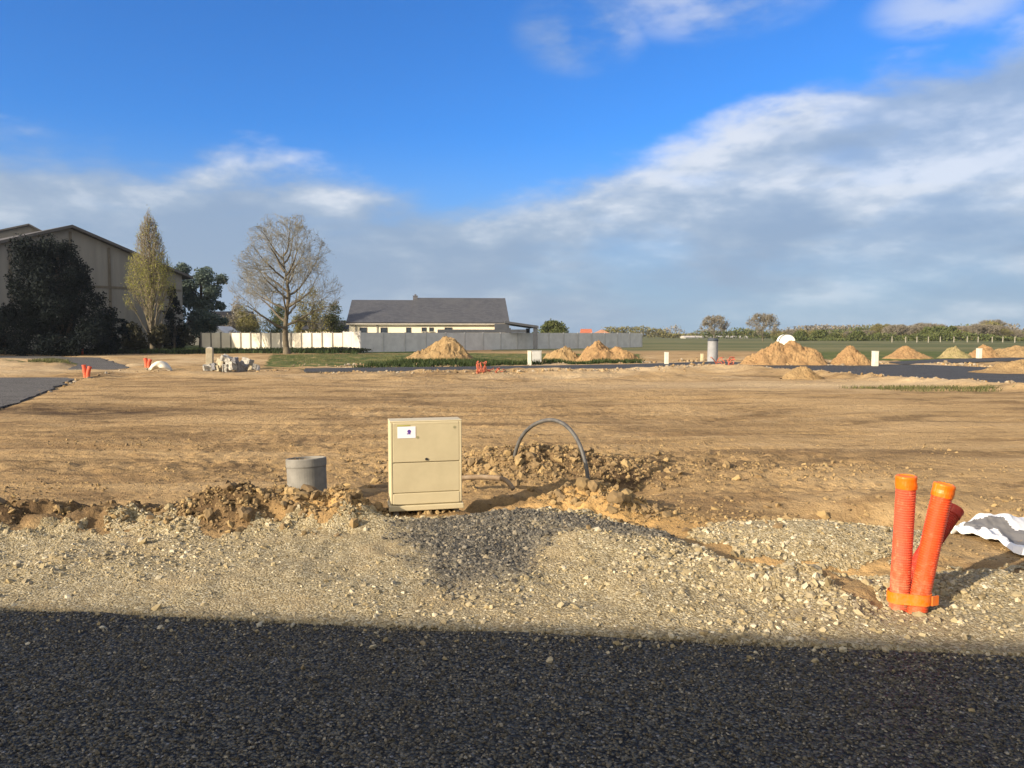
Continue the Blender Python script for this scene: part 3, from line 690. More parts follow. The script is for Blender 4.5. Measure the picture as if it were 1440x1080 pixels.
# strap
def strap():
    c1, c2 = at(1265.5, 838, BX), at(1291.5, 840, BX-.05); r_ = .064; pts = []
    ax = (c2-c1); ax.z = 0; ax.normalize(); ay = Vector((-ax.y, ax.x, 0))
    for k in range(17): a = math.pi/2+math.pi*k/16; pts.append(c1+ax*math.cos(a)*r_+ay*math.sin(a)*r_)
    for k in range(17): a = -math.pi/2+math.pi*k/16; pts.append(c2+ax*math.cos(a)*r_+ay*math.sin(a)*r_)
    n = len(pts); v = []; f = []
    for p in pts:
        cc = (c1+c2)/2; o_ = (p-cc); o_.z = 0; o_ = o_.normalized()*.006
        for q, h in ((p, -.032), (p+o_, -.032), (p+o_*1.2, 0), (p+o_, .032), (p, .032)): v.append((q.x, q.y, p.z+h+random.uniform(-.002, .002)))
    for i in range(n):
        for k in range(4): f.append((i*5+k, ((i+1) % n)*5+k, ((i+1) % n)*5+k+1, i*5+k+1))
        f.append((i*5+4, ((i+1) % n)*5+4, ((i+1) % n)*5, i*5))
    b = MB(); b.add(v, f)
    e_ = c2+ax*.07; b.box((e_.x+.012, e_.y-.01, e_.z-.004), (.05, .008, .055), rz=.4)
    tag(b.build('tape_band', M_tape), 'shiny orange tape band tying the foot of the conduits together', 'tape')
strap()

# ---- white geotextile sheet lying crumpled
def sheet():
    x0, y0 = G(1322, 745, .06); nx, ny = 90, 44
    u, v = np.meshgrid(np.linspace(0, 1, nx), np.linspace(0, 1, ny)); u, v = u.ravel(), v.ravel()
    px = np.interp(u, [0, .3, .6, 1], [1338, 1375, 1425, 1520]); top = np.interp(u, [0, .1, .3, .45, .7, 1], [744, 733, 726, 729, 732, 728]); bot = np.interp(u, [0, .15, .3, .45, .6, .8, 1], [748, 752, 757, 765, 777, 790, 800])
    P0 = np.array([G(a, b_, .03) for a, b_ in zip(px, top*(1-v)+bot*v)])
    tri = lambda q: np.abs((q % 1)*2-1)
    z = .03+.045*tri(u*1.7+v*.8+.15*np.sin(v*7))*np.sin(np.pi*np.clip(v, .0, 1))**.7+.018*tri(u*4.3-v*2.1)+fbm(u*6, v*4, 3, 77)*.04
    z = z+.07*np.exp(-((v-.2)/.2)**2)*np.clip(u*3, 0, 1)-.035*np.exp(-((v-.6)/.16)**2)+.03*np.exp(-((v-.93)/.08)**2)
    zb = HG(P0[:, 0], P0[:, 1]); z = zb+np.clip(z, .008, 1)
    P3 = np.stack([P0[:, 0], P0[:, 1], z], 1)
    f = grid_faces(nx, ny)
    uu = u[f].mean(1); vv_ = v[f].mean(1); dark = ((vv_ > .30+.18*np.abs(uu-.35)+.06*np.sin(uu*23)) & (vv_ < .86-.35*np.sin(uu*9.2+.6)**2) & (uu > .14))
    o = mesh_np('plastic_sheet', P3, f[:, ::-1], [simple('white_sheet', (.80, .79, .77), (.70, .69, .67), 5, .6), simple('grey_sheet', (.17, .165, .16), (.13, .125, .12), 5, .7)], mats=dark.astype(np.int32))
    s = o.modifiers.new('thick', 'SOLIDIFY'); s.thickness = .006
    tag(o, 'crumpled white plastic sheet with a grey underside lying on the soil', 'sheet')
sheet()

# ================================================================== mid-distance things
MND = [mound_material('sandy_mound', (.36, .25, .125), (.28, .185, .088), (.16, .105, .055)), mound_material('ochre_mound', (.30, .185, .09), (.37, .24, .115), (.13, .083, .045)), mound_material('mossy_mound', (.33, .265, .135), (.23, .20, .09), (.15, .12, .06))]
def mound(px0, px1, pyb, pyt, mat, label, peaks=((.5, 1.0, .33),), depth=.8, seed=1, name='soil_mound'):
    xa, ya = G(px0, pyb); xb, _ = G(px1, pyb); w = xb-xa; cx_, cy_ = (xa+xb)/2, ya+w*depth/2
    ht = EYE+cy_*((ray(0, pyt)[2])/ray(0, pyt)[1])
    nx, ny = 84, 52
    u, v = np.meshgrid(np.linspace(-.12, 1.12, nx), np.linspace(-.12, 1.12, ny)); u, v = u.ravel(), v.ravel()
    z = np.zeros_like(u)
    wob = fbm(u*3+seed, v*3, 4, seed)*.22
    for pu, ph, pw in peaks:
        r_ = np.hypot((u-pu)/pw, (v-.5)/.48)+wob
        q_ = np.clip(1.08-r_, 0, 1); z = np.maximum(z, 1.0*ph*(.92*q_+.08*(1-(1-np.minimum(q_, 1))**2.2)))
    z = z*ht
    z = z+np.clip(z*3, 0, 1)*(fbm(u*5+seed, v*5, 6, seed+7, .66)*.30+lumps(u*9+fbm(u*9,v*9,2,3), v*8, seed+3)*.13-.07)*min(ht, 1.6)*.8
    X_ = (u-.5)*w; Y_ = (v-.5)*w*depth
    zb = np.minimum(HG(X_+cx_, Y_+cy_), .3)
    z = np.where(z > .012*ht, z+zb*(1-np.clip(z/ht*2, 0, 1)), zb-.06)
    o = mesh_np(name, np.stack([X_, Y_, z], 1), grid_faces(nx, ny), mat, smooth=False)
    o.location = (cx_, cy_, 0)
    return tag(o, label, 'soil mound', 'heaps of excavated soil')
mound(560, 664, 507, 476, MND[0], 'pointed sandy soil mound in front of the grey wall below the slate roof', ((.62, 1.0, .36), (.40, .52, .36), (.82, .45, .2)), .8, 1)
mound(768, 824, 508, 488, MND[0], 'small sandy soil mound just right of the paired meter boxes', ((.45, 1, .5),), .9, 2)
mound(808, 896, 509, 481, MND[1], 'ochre soil mound with a long low tail at the right end of the grey wall', ((.40, 1, .34), (.72, .62, .36)), .7, 3)
mound(1064, 1170, 514, 480.5, MND[1], 'largest soil mound, flat topped, in front of the white tunnel roof', ((.36, .95, .36), (.58, 1.0, .36), (.2, .6, .3), (.78, .7, .3)), .75, 4)
mound(1178, 1242, 514, 488, MND[1], 'rounded soil mound directly behind the white marker post', ((.5, 1, .45), (.3, .7, .3)), .8, 5)
mound(1256, 1326, 505, 488.5, MND[1], 'low wide soil mound in front of the far wood', ((.45, 1, .5),), .7, 6)
mound(1328, 1372, 504, 488, MND[2], 'small mossy soil mound left of the small white box', ((.6, 1, .5),), .9, 7)
mound(1376, 1420, 503, 485.5, MND[1], 'steep small soil mound right of the small white box', ((.42, 1, .5),), .9, 8)
mound(1408, 1500, 503, 487.5, MND[0], 'pale soil mound cut by the right end of the view', ((.5, 1, .5),), .8, 9)
mound(1112, 1162, 533, 515.5, MND[0], 'small pale heap at the near edge of the dark road', ((.45, 1, .55),), .9, 10)
mound(1388, 1520, 526, 505, MND[0], 'broad pale soil mound on the far side of the dark road', ((.62, 1, .5), (.3, .35, .3)), .6, 11)

def post_box(px0, px1, pyb, pyt, mat, label, cat, name, depth=.25, cap=None, group=None):
    xa, ya = G(px0, pyb); xb, _ = G(px1, pyb); w = xb-xa; ht = EYE+ya*ray(0, pyt)[2]/ray(0, pyt)[1]
    z = hz1((xa+xb)/2, ya+depth/2)
    t = thing(name, ((xa+xb)/2, ya+depth/2, 0), label, cat, group)
    b = MB(); b.box((0, 0, (ht+z-.1)/2), (w, depth, ht-z+.1)); b.box((0, 0, ht+.015), (w*1.08, depth*1.1, .03)); b.build('body', mat, t, .012)
    b = MB(); b.box((0, -depth/2-.008, z+(ht-z)*.62), (w*.82, .016, (ht-z)*.6)); b.build('door', cap or mat, t, .004)
    return t
M_boxw = simple('box_cream', (.60, .57, .48), (.52, .49, .41), 4, .6)
GB = 'utility boxes along the far road'
post_box(742, 747.5, 513, 494, M_boxw, 'narrow white meter box beside a wider grey one, left of the small mound', 'meter box', 'meter_box', .3, group=GB)
post_box(748.5, 761.5, 512, 494, simple('grey_box', (.42, .42, .40), (.36, .36, .34), 4, .6), 'wider grey meter box beside a narrow white one, left of the small mound', 'meter box', 'meter_box', .35, group=GB)
post_box(935.5, 940.5, 512, 496, M_boxw, 'slim white meter box standing alone left of the grey cylinder', 'meter box', 'meter_box', .3, group=GB)
post_box(986, 989.5, 506, 498, M_creamD, 'tiny cream meter box next to the tall grey cylinder', 'meter box', 'meter_box', .25, group=GB)
post_box(1229, 1235.5, 515, 494.5, M_boxw, 'white marker box at the edge of the dark road before a round mound', 'meter box', 'meter_box', .3, group=GB)
post_box(1376, 1381, 504, 490.5, M_boxw, 'small white meter box between the mossy and the steep mound', 'meter box', 'meter_box', .3, group=GB)

def grey_cylinder():
    x, y = G(1002, 508); t = thing('concrete_shaft', (x, y, 0), 'tall grey concrete shaft ring with a dark lid standing by the far road', 'shaft')
    h = EYE+y*ray(0, 479.5)[2]/ray(0, 479.5)[1]; r_ = 7.3/FPX*y
    b = MB(); b.tube([(0, 0, -.1), (0, 0, h*.5), (0, 0, h*.52), (0, 0, h)], [r_, r_*.99, r_*.975, r_*.95], 24); b.build('barrel', simple('pale_concrete', (.27, .275, .285), (.21, .215, .225), 3, .85), t)
    b = MB(); b.tube([(0, 0, h), (0, 0, h+.05), (0, 0, h+.16)], [r_*1.02, r_*1.04, r_*.82], 24); b.build('lid', simple('dark_lid', (.05, .06, .075), None, 4, .6), t)
grey_cylinder()

# orange bits on the site
def orange_stub(px, pyb, pyt, wpx, label, lean=.1, n=2):
    x, y = G(px, pyb); h = EYE+y*ray(0, pyt)[2]/ray(0, pyt)[1]; r_ = wpx/2/n/FPX*y; z = hz1(x, y)
    t = thing('conduit_stub', (x, y, z-.05), label, 'conduit', 'orange conduit stubs out on the site')
    for k in range(n):
        ox = (k-(n-1)/2)*2.0*r_; b = MB(); b.tube(smooth_path([(ox*.6, 0, -.1), (ox*.8, 0, h*.5), (ox*1.1+lean*(k-.3), .02*k, h-z+.05-k*.06)], 5), r_, 12)
        b.build('tube', M_orD, t)
    return t
orange_stub(122, 530, 513, 11, 'pair of orange conduit stubs at the corner of the left road', .06, 2)
orange_stub(208, 518, 503.5, 10, 'orange conduit stubs behind the arched white bag', .05, 2)
orange_stub(116, 499, 490.5, 3, 'single thin orange stub in front of the dark evergreen', .0, 1)
def orange_tangle(px, pyb, wpx, hpx, label, seed):
    x, y = G(px, pyb); s = y/FPX; random.seed(seed)
    b = MB()
    for k in range(9):
        p0 = Vector((random.uniform(-.5, .5)*wpx*s, random.uniform(-.4, .4), hz1(x, y)))
        p = [p0+Vector((0, 0, -.05))]; q = p0.copy()
        for j in range(4): q = q+Vector((random.uniform(-.18, .18)*wpx*s, random.uniform(-.15, .15), random.uniform(-.1, .6)*hpx*s)); q.z = max(q.z, hz1(x, y)+.02); q.z = min(q.z, hz1(x, y)+hpx*s); p.append(q.copy())
        b.tube(smooth_path(p, 4), .022, 6)
    o = b.build('orange_netting', simple('faded_orange', (.42, .10, .05), (.34, .10, .06), 5, .6), smooth=True); o.location = (x, y, 0)
    tag(o, label, 'netting')
orange_tangle(1018, 517, 34, 13, 'heap of orange netting on the pale bank in front of the grey shaft', 3)
orange_tangle(676, 524, 15, 15, 'thin reddish netting scraps on the verge below the slate roofed house', 5)
orange_tangle(690, 524, 24, 6, 'low faded orange scraps lying to the right of the reddish netting', 8)

# rubble: every block is a thing
M_rub = [simple('pale_rubble', (.40, .38, .335), (.24, .23, .20), 4, .9, .01), simple('grey_rubble', (.20, .20, .21), (.13, .13, .14), 4, .9, .01), simple('tan_rubble', (.40, .35, .25), (.28, .24, .165), 4, .9, .01)]
def chunk(px, pyb, wpx, hpx, k, label, grp='broken concrete blocks dumped at the edge of the plot', tall=False):
    x, y = G(px, 523); y += random.uniform(-.5, .7); x = xat(px, y); s = y/FPX
    zb = EYE+y*ray(0, pyb)[2]/ray(0, pyb)[1]; zb = max(zb, hz1(x, y)-.02)
    bm = bmesh.new(); bmesh.ops.create_cube(bm, size=1.0); bmesh.ops.subdivide_edges(bm, edges=bm.edges[:], cuts=3, use_grid_fill=True)
    se = random.random()*9
    for v in bm.verts:
        c = v.co; v.co = c*(1+.18*math.sin(7*c.x+se)*math.cos(6*c.y-se))+Vector((random.uniform(-.07, .07), random.uniform(-.07, .07), random.uniform(-.07, .07)))
    me = bpy.data.meshes.new('concrete_block'); bm.to_mesh(me); bm.free()
    o = link('concrete_block', me, M_rub[k]); o.scale = (wpx*s, wpx*s*random.uniform(.6, .9), hpx*s)
    o.rotation_euler = (random.uniform(-.3, .3), random.uniform(-.45, .45), random.uniform(0, 3)); o.location = (x, y, zb+hpx*s*.45)
    return tag(o, label, 'concrete block', grp)
random.seed(21)
RUB = [(291, 523, 11, 9, 0, 'white block at the foot of the upright concrete post'), (301, 520, 10, 9, 1, 'dark block just right of the upright post'), (306, 524, 8, 9, 2, 'tan block in front of the dark one by the post'),
       (311, 515, 11, 10, 2, 'tan block raised on the left end of the heap'), (318, 508, 12, 8, 0, 'pale block on top of the heap'), (316, 522, 10, 10, 0, 'pale block low on the left of the heap'), (325, 520, 12, 11, 0, 'large pale block leaning in the middle of the heap'),
       (330, 510, 9, 7, 1, 'dark block at the top right of the pale ones'), (336, 522, 11, 14, 1, 'tall grey slab standing at the front of the heap'), (343, 521, 9, 9, 1, 'grey block right of the tall grey slab'),
       (348, 512, 12, 8, 0, 'pale block on the right shoulder of the heap'), (352, 520, 9, 8, 2, 'tan block under the right shoulder of the heap'), (359, 519, 8, 7, 0, 'small pale block at the right end of the heap'), (363, 521, 5, 6, 1, 'smallest dark block at the right end of the heap')]
for q in RUB: chunk(*q)
xp_, yp_ = G(295, 522); hpst = EYE+yp_*ray(0, 489.5)[2]/ray(0, 489.5)[1]
t = thing('concrete_post', (xp_, yp_, 0), 'pale concrete post standing upright beside the dumped blocks', 'post'); t.rotation_euler = (R(2), R(1.5), R(12))
b = MB(); b.box((0, 0, (hpst-.15)/2), (.28, .28, hpst+.15)); b.build('shaft', M_rub[2], t, .02)
b = MB(); b.tube([(0, 0, hpst), (0, 0, hpst+.035), (0, 0, hpst+.05)], [.16, .15, .10], 4); b.build('post_cap', M_rub[0], t, .005)
# arched white sack
def sack():
    x, y = G(226, 524); s = y/FPX; nx, ny = 40, 18; v = []; f = []
    for i in range(nx):
        u = i/(nx-1); cx_ = (u-.5)*30*s; cz = .30*math.sin(math.pi*(.12+.80*u))**1.0*1.1-.06; r_ = .16*math.sin(math.pi*min(max(u, .04), .96))**.35
        for k in range(ny):
            a = 2*math.pi*k/ny; w = 1+.12*math.sin(3*a+u*14)+.06*math.sin(7*a-u*9); v.append((cx_, r_*1.6*w*math.cos(a), cz+r_*w*math.sin(a)))
    for i in range(nx-1):
        for k in range(ny): f.append((i*ny+k, i*ny+(k+1) % ny, (i+1)*ny+(k+1) % ny, (i+1)*ny+k))
    f.append(tuple(range(ny))); f.append(tuple((nx-1)*ny+k for k in reversed(range(ny))))
    b = MB(); b.add(v, f); o = b.build('sack', M_boxw, smooth=True); o.location = (x, y, hz1(x, y))
    tag(o, 'arched white sack lying on the soil right of the orange stubs', 'sack')
sack()

# ================================================================== walls, house, barn
M_slab = simple('concrete_slab', (.56, .55, .53), (.46, .45, .435), 1.3, .9, .004)
M_slabW = simple('white_slab', (.74, .68, .56), (.62, .56, .45), .8, .85)
def panel_fence(p0, p1, h, n, name, label, mats, posts=None, ph=.08):
    p0, p1 = Vector((*p0, 0)), Vector((*p1, 0)); dv = p1-p0; L = dv.length; ang = math.atan2(dv.y, dv.x)
    t = thing(name, p0, label, 'wall', rz=ang); w = L/n
    for i in range(n):
        b = MB(); b.box((w*(i+.5), random.uniform(-.006, .006), h/2-.05), (w-.14, .05, h+.1))
        b.build('panel', mats[0], t)
    for i in range(n+1):
        b = MB(); b.box((w*i, 0, (h+ph-.1)/2), (.15, .13, h+ph+.1)); b.build('post', mats[1], t, .01)
    return t
FA, FB = (xat(507, 67.5), 67.5), (xat(902, 96), 96)
panel_fence(FA, FB, 1.74, 17, 'concrete_wall', 'long grey concrete panel wall in front of the slate roofed house', (M_slab, simple('slab_post', (.42, .415, .41), (.36, .355, .35), 2, .9)), ph=.03)
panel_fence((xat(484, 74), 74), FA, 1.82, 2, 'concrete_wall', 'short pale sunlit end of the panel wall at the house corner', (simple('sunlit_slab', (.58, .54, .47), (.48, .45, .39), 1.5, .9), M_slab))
panel_fence((xat(284, 77.5), 77.5), (xat(483, 74.6), 74.6), 1.72, 14, 'garden_wall', 'low white garden wall with dark posts behind the bare tree', (M_slabW, simple('dark_post', (.22, .20, .17), None, 3, .8)), ph=.10)

M_slate = None
def slate_mat():
    m, N, b = new_mat('slate_roof'); p = objc(N); br = N.n('ShaderNodeTexBrick'); N.put(br.inputs['Vector'], N.vec(p, (1, 1, 1)))
    for k, v in (('Scale', 1.0), ('Brick Width', .35), ('Row Height', .22), ('Mortar Size', .012)): br.inputs[k].default_value = v
    br.inputs['Color1'].default_value = c4((.060, .062, .068)); br.inputs['Color2'].default_value = c4((.085, .087, .092)); br.inputs['Mortar'].default_value = c4((.035, .035, .04))
    N.put(b.inputs['Base Color'], N.mix(N.m('MULTIPLY', N.step(N.noise(p, .5, 4), .4, .7), .3), br.outputs['Color'], (.10, .10, .10))); b.inputs['Roughness'].default_value = .6; b.inputs['Specular IOR Level'].default_value = .3
    return m
M_slate = slate_mat()
M_render = simple('cream_render', (.82, .74, .56), (.76, .68, .50), .8, .9)
def window(parent, M_fr, x, z, w, h, y, sill=True):
    b = MB(); fw = .06
    b.box((x-w/2+fw/2, y, z), (fw, .07, h)); b.box((x+w/2-fw/2, y, z), (fw, .07, h)); b.box((x, y, z+h/2-fw/2), (w-2*fw, .068, fw)); b.box((x, y, z-h/2+fw/2), (w-2*fw, .068, fw))
    fr = b.build('window', M_fr, parent)
    b = MB(); b.box((x, y+.012, z), (w-2*fw, .02, h-2*fw)); b.build('pane', M_glass, fr)
    if sill: b = MB(); b.box((x, y-.05, z-h/2-.03), (w+.12, .16, .05)); b.build('sill', M_concrete, fr)
M_glass = simple('window_glass', (.035, .045, .06), (.03, .04, .05), 2, .08, spec=.8)
def house():
    th = R(5.5); D = 80.0; xL = xat(488, D); Wd = (713-488)/FPX*D*1.02; dep = 10.5
    t = thing('house', (xL, D, 0), 'single storey cream house with a long dark slate roof behind the grey wall', 'house', rz=th)
    eave = 2.80; ridge = 5.25; ov = .22
    b = MB(); b.box((Wd/2, dep/2, (eave+.1)/2-.1), (Wd-.5, dep-.1, eave+.2))
    for xx in (.27, Wd-.27): b.prism([(xx-.02, .05, eave), (xx-.02, dep-.05, eave), (xx-.02, dep/2, ridge-.25)], (.04, 0, 0))
    b.build('wall', M_render, t)
    xs_ = Wd*.395
    def roof(x0, x1, rg):
        b = MB(); sl = (rg-eave)/(dep/2)
        for sgn in (0, 1):
            y0, y1 = (-ov, dep/2) if sgn == 0 else (dep+ov, dep/2)
            z0 = eave-ov*sl; b.add([(x0, y0, z0), (x1, y0, z0), (x1, y1, rg), (x0, y1, rg), (x0, y0, z0+.16), (x1, y0, z0+.16), (x1, y1, rg+.16), (x0, y1, rg+.16)], [(0, 1, 2, 3), (4, 7, 6, 5), (0, 4, 5, 1), (1, 5, 6, 2), (2, 6, 7, 3), (3, 7, 4, 0)])
        return b
    r_ = roof(0, xs_, ridge-.02).build('roof', M_slate, t)
    roof(xs_, Wd, ridge+.24).build('roof', M_slate, t)
    b = MB(); b.box((Wd*.41, dep/2, ridge+.22), (.5, .5, .7)); b.box((Wd*.41, dep/2, ridge+.59), (.57, .57, .07)); b.tube([(Wd*.41, dep/2, ridge+.6), (Wd*.41, dep/2, ridge+.78)], .11, 10); b.build('chimney', simple('chimney_dark', (.10, .10, .11), None, 3), r_)
    b = MB(); b.tube([(0, -ov-.05, eave-.16), (Wd, -ov-.05, eave-.16)], .07, 8); b.build('gutter', simple('gutter_pale', (.50, .46, .38), None, 3, .6), t)
    for x, w, h in ((Wd*.10, .75, 1.15), (Wd*.225, .7, 1.15), (Wd*.375, .5, .7), (Wd*.47, .5, .4), (Wd*.515, .45, .4), (Wd*.62, .8, 1.1)):
        window(t, M_dark, x, 2.30-h/2, w, h, .03)
    dp = simple('downpipe', (.32, .30, .26), None, 3)
    for qx in (Wd*.055, Wd*.225-.7): b = MB(); b.box((qx, 0, 1.5), (.11, .10, 2.2)); b.build('downpipe', dp, t)
    # carport at the right end
    b = MB(); x0, x1 = Wd-.6, Wd+2.9
    b.add([(x0, -1.6, 2.75), (x1, -1.6, 2.25), (x1, 6, 2.25), (x0, 6, 2.75), (x0, -1.6, 2.98), (x1, -1.6, 2.48), (x1, 6, 2.48), (x0, 6, 2.98)], [(0, 1, 2, 3), (4, 7, 6, 5), (0, 4, 5, 1), (1, 5, 6, 2), (2, 6, 7, 3), (3, 7, 4, 0)])
    for xx, yy in ((x1-.3, -1.3), (x1-.3, 5.5), (x0+.5, -1.3)): b.box((xx, yy, 1.1), (.45 if xx > Wd+1 else .2, .2, 2.3))
    b.box((Wd-3.0, -1.55, 1.92), (9.2, .10, .34)); b.box((Wd-.9, -1.0, 2.35), (1.5, .6, .65))
    b.build('carport', simple('carport_dark', (.045, .05, .06), (.06, .065, .075), 3, .6), t)
house()

# barn: gable wall turned away from the sun
def clad_mat(name, a, b2):
    m, N, b = new_mat(name); p = objc(N); sep = N.n('ShaderNodeSeparateXYZ'); N.put(sep.inputs[0], p)
    wv = N.m('SINE', N.m('MULTIPLY', sep.outputs[0], 2*math.pi/.6)); st = N.noise(N.vec(p, (1.2, 1.2, .12)), 1.2, 5, .65)
    c = N.mix(N.step(st, .35, .65), a, b2); N.put(b.inputs['Base Color'], c); b.inputs['Roughness'].default_value = .9; b.inputs['Specular IOR Level'].default_value = .15
    bump(N, b, wv, .008); return m
M_clad = clad_mat('fibre_cement', (.205, .198, .182), (.18, .174, .16)); M_seam = simple('seam', (.13, .112, .085), None, 3)
M_roofb = simple('barn_roof', (.075, .07, .068), (.10, .095, .09), 1.2, .85)
def barn():
    DA = 62.0; A = Vector((xat(-95, DA), DA, 0)); Bd = 79.0; B = Vector((xat(259, Bd), Bd, 0)); dv = B-A; Wd = dv.length; th = math.atan2(dv.y, dv.x)
    t = thing('barn', A, 'large weathered barn with a wide gable behind the dark evergreen', 'barn', rz=th)
    # apex sits where the ray of column 105 meets the gable line
    k = (105-720)/FPX; s = (A.x-k*A.y)/(k*dv.y-dv.x); ap = s*Wd; Da = A.y+dv.y*s; zr = EYE+Da*ray(0, 321)[2]/ray(0, 321)[1]
    zR = EYE+Bd*ray(0, 388)[2]/ray(0, 388)[1]; zl = zR; Lb = 34
    b = MB(); b.add([(0, 0, -.2), (Wd, 0, -.2), (Wd, 0, zR), (ap, 0, zr), (0, 0, zl), (0, Lb, -.2), (Wd, Lb, -.2), (Wd, Lb, zR), (ap, Lb, zr), (0, Lb, zl)], [(0, 1, 2, 3, 4), (9, 8, 7, 6, 5), (0, 5, 6, 1), (1, 6, 7, 2), (4, 9, 5, 0)])
    b.build('wall', M_clad, t)
    for (x0, z0, x1, z1) in ((ap, zr, Wd+.9, zR-(zr-zR)/(Wd-ap)*.9), (ap, zr, -.9, zl-(zr-zl)/ap*.9)):
        b = MB(); b.add([(x0, -.55, z0+.03), (x1, -.55, z1+.03), (x1, Lb+.5, z1+.03), (x0, Lb+.5, z0+.03), (x0, -.55, z0+.28), (x1, -.55, z1+.28), (x1, Lb+.5, z1+.28), (x0, Lb+.5, z0+.28)], [(0, 1, 2, 3), (4, 7, 6, 5), (0, 4, 5, 1), (1, 5, 6, 2), (2, 6, 7, 3), (3, 7, 4, 0)]); b.build('roof', M_roofb, t)
    b = MB()
    for px in (20, 105, 158, 210):
        kk = (px-720)/FPX; ss = (A.x-kk*A.y)/(kk*dv.y-dv.x); xx = ss*Wd; zt = zr-(zr-zR)*(xx-ap)/(Wd-ap) if xx > ap else zl+(zr-zl)*xx/ap
        b.box((xx, -.03, (zt-.3)/2), (.22, .10, zt-.3))
    b.box((Wd*.72, -.026, zR*.80), (Wd*.55, .06, .22))
    b.build('seam_strip', M_seam, t)
    return A, th, Wd
barn()
def tall_block():
    D = 92.0; xa, xb = xat(-40, D), xat(52, D); w = xb-xa
    zt = EYE+D*ray(0, 312)[2]/ray(0, 312)[1]; ze = EYE+D*ray(0, 326)[2]/ray(0, 326)[1]; xap = xat(29, D)-xa
    w /= .92; xap /= .92
    t = thing('silo_tower', (xa, D, 0), 'grey gabled tower block rising behind the left slope of the barn roof', 'tower', rz=R(30))
    b = MB(); b.add([(0, 0, -.2), (w, 0, -.2), (w, 0, ze), (xap, 0, zt), (0, 0, ze-.7), (0, 9, -.2), (w, 9, -.2), (w, 9, ze), (xap, 9, zt), (0, 9, ze-.7)], [(0, 1, 2, 3, 4), (9, 8, 7, 6, 5), (0, 5, 6, 1), (1, 6, 7, 2), (4, 9, 5, 0)]); b.build('wall', clad_mat('tower_clad', (.22, .205, .175), (.19, .175, .15)), t)
    for (x0, z0, x1, z1) in ((xap, zt, w+.5, ze-.3), (xap, zt, -.5, ze-1.0)):
        b = MB(); b.add([(x0, -.4, z0+.02), (x1, -.4, z1+.02), (x1, 9.4, z1+.02), (x0, 9.4, z0+.02), (x0, -.4, z0+.22), (x1, -.4, z1+.22), (x1, 9.4, z1+.22), (x0, 9.4, z0+.22)], [(0, 1, 2, 3), (4, 7, 6, 5), (0, 4, 5, 1), (1, 5, 6, 2), (2, 6, 7, 3), (3, 7, 4, 0)]); b.build('roof', M_roofb, t)
tall_block()
# unseen buildings, added to cast the shade on the road and the barn yard
def road_shade_house():
    hgt = 3.5; off = SUN_H*(hgt/math.tan(SUN_EL)); s0, s1 = G(0, 851), G(1440, 905)
    a = Vector((s0[0], s0[1], 0))-Vector((off.x, off.y, 0)); e = Vector((s1[0], s1[1], 0))-Vector((off.x, off.y, 0)); dv = (e-a).normalized()
    p0 = a-dv*16; L = 40; th = math.atan2(dv.y, dv.x)
    t = thing('house', p0, 'unseen flat roofed house added across the road, whose straight roof edge shades the asphalt', 'house', rz=th)
    b = MB(); b.box((L/2, -4.2, hgt/2-.12), (L-.3, 8.0, hgt-.05)); b.build('wall', M_render, t)
    b = MB(); b.box((L/2, -4.1, hgt-.1), (L, 8.2, .2)); b.build('roof', M_slate, t)
    for k in range(6): 
        b = MB(); b.box((4+k*6, -.03-.02, 1.5), (1.4, .10, 1.2)); f_ = b.build('window', M_white, t); b = MB(); b.box((4+k*6, .003, 1.5), (1.2, .012, 1.0)); b.build('pane', M_glass, f_)
road_shade_house()
def yard_shade_shed():
    t = thing('shed', (-62, 51, 0), 'unseen tall dark farm shed added to shade the yard of the barn', 'shed', rz=R(38))
    b = MB(); w, L, h, r_ = 14, 26, 10.0, 12.5
    b.add([(-w/2, -L/2, -.2), (w/2, -L/2, -.2), (w/2, -L/2, h), (0, -L/2, r_), (-w/2, -L/2, h), (-w/2, L/2, -.2), (w/2, L/2, -.2), (w/2, L/2, h), (0, L/2, r_), (-w/2, L/2, h)], [(0, 1, 2, 3, 4), (9, 8, 7, 6, 5), (0, 5, 6, 1), (1, 6, 7, 2), (4, 9, 5, 0)]); b.build('wall', M_clad, t)
    for sx in (-1, 1):
        b = MB(); x1 = sx*(w/2+.4); b.add([(0, -L/2-.4, r_+.03), (x1, -L/2-.4, h-.1), (x1, L/2+.4, h-.1), (0, L/2+.4, r_+.03), (0, -L/2-.4, r_+.25), (x1, -L/2-.4, h+.12), (x1, L/2+.4, h+.12), (0, L/2+.4, r_+.25)], [(0, 1, 2, 3), (4, 7, 6, 5), (0, 4, 5, 1), (1, 5, 6, 2), (2, 6, 7, 3), (3, 7, 4, 0)]); b.build('roof', M_roofb, t)
yard_shade_shed()

# lumps of earth and stone strewn along the far roads: uncountable
def far_lumps(name, pts, n, spread, mean, mat, off):
    P_ = np.array([G(*q) for q in pts]); L = np.concatenate([[0], np.cumsum(np.hypot(*(np.diff(P_, axis=0).T)))]); t = rng.uniform(0, L[-1], n)
    x = np.interp(t, L, P_[:, 0]); y = np.interp(t, L, P_[:, 1])+off+rng.normal(0, spread, n)*np.clip(.5+2*np.abs(fbm(t*.4, t*0, 3, 55)), .3, 2); k = rng.uniform(0, 1, n) < np.clip(.5+2.2*fbm(t*.55, t*0+3, 3, 66), .05, 1)
    x, y = x[k], y[k]; s = np.clip(rng.lognormal(math.log(mean*.62), .5, len(x)), .015, .13)
    tag(scatter(name, np.stack([x, y], 1), s, I1, mat, sink=.35, jit=.35), kind='stuff')
M_fl = stone_material('far_lump', [(.14, .095, .05), (.33, .225, .105), (.24, .16, .08), (.36, .26, .14), (.34, .30, .24), (.18, .125, .065), (.22, .195, .155)], .95)
